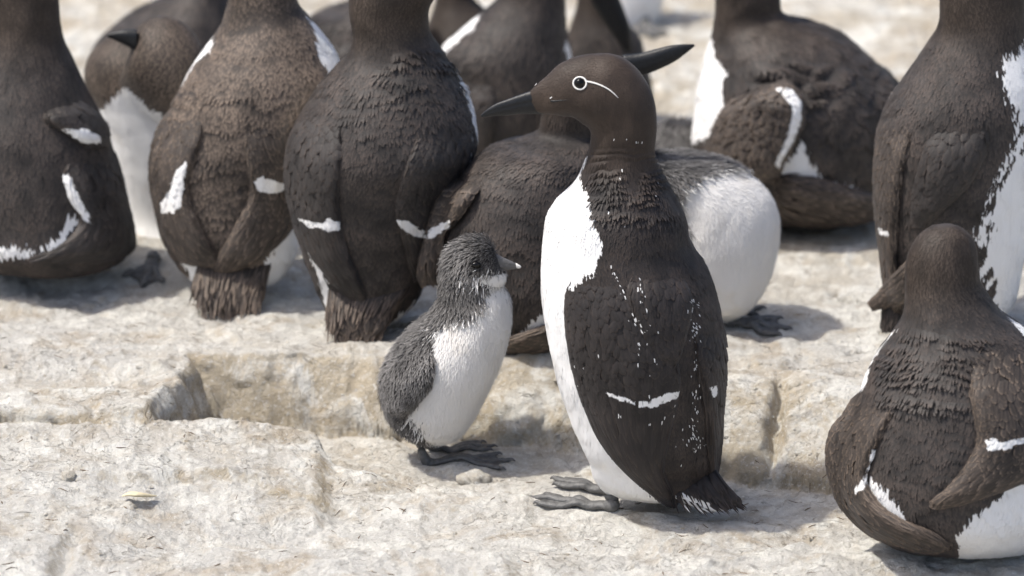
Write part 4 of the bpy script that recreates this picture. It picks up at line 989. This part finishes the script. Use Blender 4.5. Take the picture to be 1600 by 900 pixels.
# crouched at the right front
adult('guillemot crouched at the lower right corner seen from behind, white tail sides', -.115, 1480,
    [[(1425, 856, 1580, 860, -.01, .5), (1370, 832, 1640, 838, 0, .75), (1330, 788, 1664, 790), (1318, 735, 1673, 735), (1324, 680, 1674, 682), (1338, 632, 1668, 632), (1352, 592, 1656, 592), (1374, 552, 1634, 553),
      (1397, 518, 1600, 516), (1411, 492, 1566, 488), (1415, 466, 1545, 463), (1415, 436, 1531, 438), (1418, 406, 1527, 410), (1427, 382, 1523, 384), (1443, 363, 1511, 364), (1464, 353, 1491, 352)]],
    [[(1554, 470), (1578, 480), (1605, 500), (1680, 580), (1650, 600), (1610, 540), (1580, 505)], [(1403, 512), (1384, 536), (1366, 560), (1356, 600), (1330, 600), (1360, 540), (1395, 505)],
     [(1350, 765), (1358, 740), (1372, 745), (1396, 775), (1415, 800), (1422, 838), (1395, 826), (1370, 800)], [(1602, 695), (1590, 730), (1560, 770), (1512, 812), (1490, 830), (1500, 900), (1700, 900), (1700, 680)]],
    warm_y=470, far_y=540, blade=(.008, .0022), spacing=.0019, res=(320, 200),
    disp=both(wrinkles(1380, 1540, 520, 640, 13, .0012, -.15, 12), tufts(1360, 1620, 600, 820, .0006, 19.0, 22, 32)),
    wings=[([(1345, 610, 1395, 600), (1322, 645, 1398, 640), (1299, 675, 1380, 670), (1292, 712, 1362, 710), (1297, 748, 1352, 750), (1312, 788, 1372, 788), (1342, 822, 1412, 815), (1384, 848, 1452, 832), (1430, 864, 1482, 850), (1465, 862, 1484, 856)],
            dict(thick=.014, quill=.5, mat=M_WORN2, nv=90, nu=40, white=[[(1362, 702), (1370, 704), (1370, 728), (1352, 760), (1336, 776), (1334, 768), (1350, 745), (1360, 725)]])),
           ([(1548, 515, 1640, 530), (1526, 560, 1655, 565), (1518, 610, 1664, 612), (1526, 655, 1668, 660), (1528, 695, 1664, 705), (1504, 738, 1630, 738), (1476, 768, 1565, 766), (1457, 785, 1505, 786), (1455, 793, 1468, 793)],
            dict(thick=.013, quill=.62, mat=M_WORN2, nv=90, nu=44, white=[[(1540, 688), (1556, 686), (1566, 692), (1602, 682), (1660, 668), (1662, 676), (1604, 692), (1560, 703), (1546, 706)]]))],
    tails=[([(1425, 800, 1535, 800, -.05, .4), (1424, 822, 1525, 822, -.06, .35), (1432, 838, 1508, 838, -.064, .3), (1450, 848, 1490, 848, -.066, .2)],)],
    bill=[(1452, 400, 1492, 400, .025, .6), (1456, 398, 1488, 398, .045, .6), (1462, 396, 1482, 396, .065, .6), (1469, 393, 1475, 393, .085, .6)])

# ================================================================ small things lying on the rock
def stone(label, px, py_y, size, sq, seed, cat='stone', name='stone', mat=None):
    x = float(U(px, 450, py_y)[0]); z = gz(x, py_y)
    V, F = ball((0, 0, 0), 1, 22)
    n = fbm(V[:, 0] * 1.1 + seed, V[:, 1] * 1.1, V[:, 2] * 1.1, 4) * .35
    V = V * (1 + n)[:, None] * np.array(sq) * size
    V = V + [x, py_y, z + sq[2] * size * .35]
    at = {'warmth': np.full(len(V), .5)}
    o = make_mesh(name, V, F, mat or M_ROCK, None, at, origin=(x, py_y, z))
    o['label'] = label; o['category'] = cat
stone('pale angular stone on the lower rock just below the front chick foot', 740, .085, .013, (1.1, .8, .7), 3.1)
stone('dark grey pebble on the front rock at the left', 102, -.02, .006, (1.2, 1, .8), 8.2)

def curl_thing():
    y = -.045; pts = []
    for s in np.linspace(0, 1, 6):
        px = 186 + 54 * s; x = float(U(px, 450, y + .012 * s)[0]); pts.append([x, y + .012 * s - .006 * math.sin(3.1 * s), gz(x, y + .012 * s) + .004 + .003 * math.sin(3.1 * s)])
    V, q, t = tube(pts, [.001, .004, .0048, .0042, .003, .001], 14, flat=.45)
    o = make_mesh('dried_fish_scrap', V, [q, t], M_YELLOW, None, origin=tuple(pts[0])); o['label'] = 'curled yellowish scrap lying on the front rock at the left'; o['category'] = 'scrap'
curl_thing()

def litter():
    parts = []
    for _ in range(260):
        x = random.uniform(-.52, .52); y = random.choice((random.uniform(-.2, .12), random.uniform(-.2, .5), random.uniform(.2, 1.2)))
        a = random.uniform(-.7, .7) + random.choice((0, 0, 0, 1.5)); L = random.uniform(.003, .012); r = random.uniform(.0003, .0007)
        p = []
        for s in (-.5, 0, .5):
            xx = x + math.cos(a) * L * s + random.gauss(0, .0006); yy = y + math.sin(a) * L * s + random.gauss(0, .0006); p.append([xx, yy, gz(xx, yy) + r * .6])
        parts.append(tube(p, [r * .5, r, r * .4], 5, 2))
    V, F = merge(parts); o = make_mesh('rock_litter', V, F, M_TWIG); o['kind'] = 'stuff'
litter()

def grit():
    n = 1500; V = []; F = []; o = 0
    for _ in range(n):
        x = random.uniform(-.52, .52); y = random.choice((random.uniform(-.22, .10), random.uniform(-.2, .45), random.uniform(.05, .22)))
        s = .0006 + .0024 * random.random() ** 4; z = gz(x, y); a0 = random.random() * 6
        k = random.choice((5, 6)); ring = []
        for a in range(k):
            rr_ = s * random.uniform(.6, 1.15); ring.append([x + rr_ * math.cos(a0 + a * 6.283 / k) * 1.3, y + rr_ * math.sin(a0 + a * 6.283 / k), z - s * .1])
        top = [[p[0] * .6 + x * .4 + random.gauss(0, s * .1), p[1] * .6 + y * .4, z + s * random.uniform(.3, .7)] for p in ring]
        V += ring + top + [[x, y, z + s * .6]]
        for a in range(k):
            b2 = (a + 1) % k
            F += [[o + a, o + b2, o + k + b2], [o + a, o + k + b2, o + k + a], [o + k + a, o + k + b2, o + 2 * k]]
        o += 2 * k + 1
    ob = make_mesh('rock_grit', np.array(V), [np.array(F)], M_ROCK, smooth=False, attrs={'warmth': np.clip(rng.normal(.3, .4, len(V)), -.2, 1)}); ob['kind'] = 'stuff'
grit()
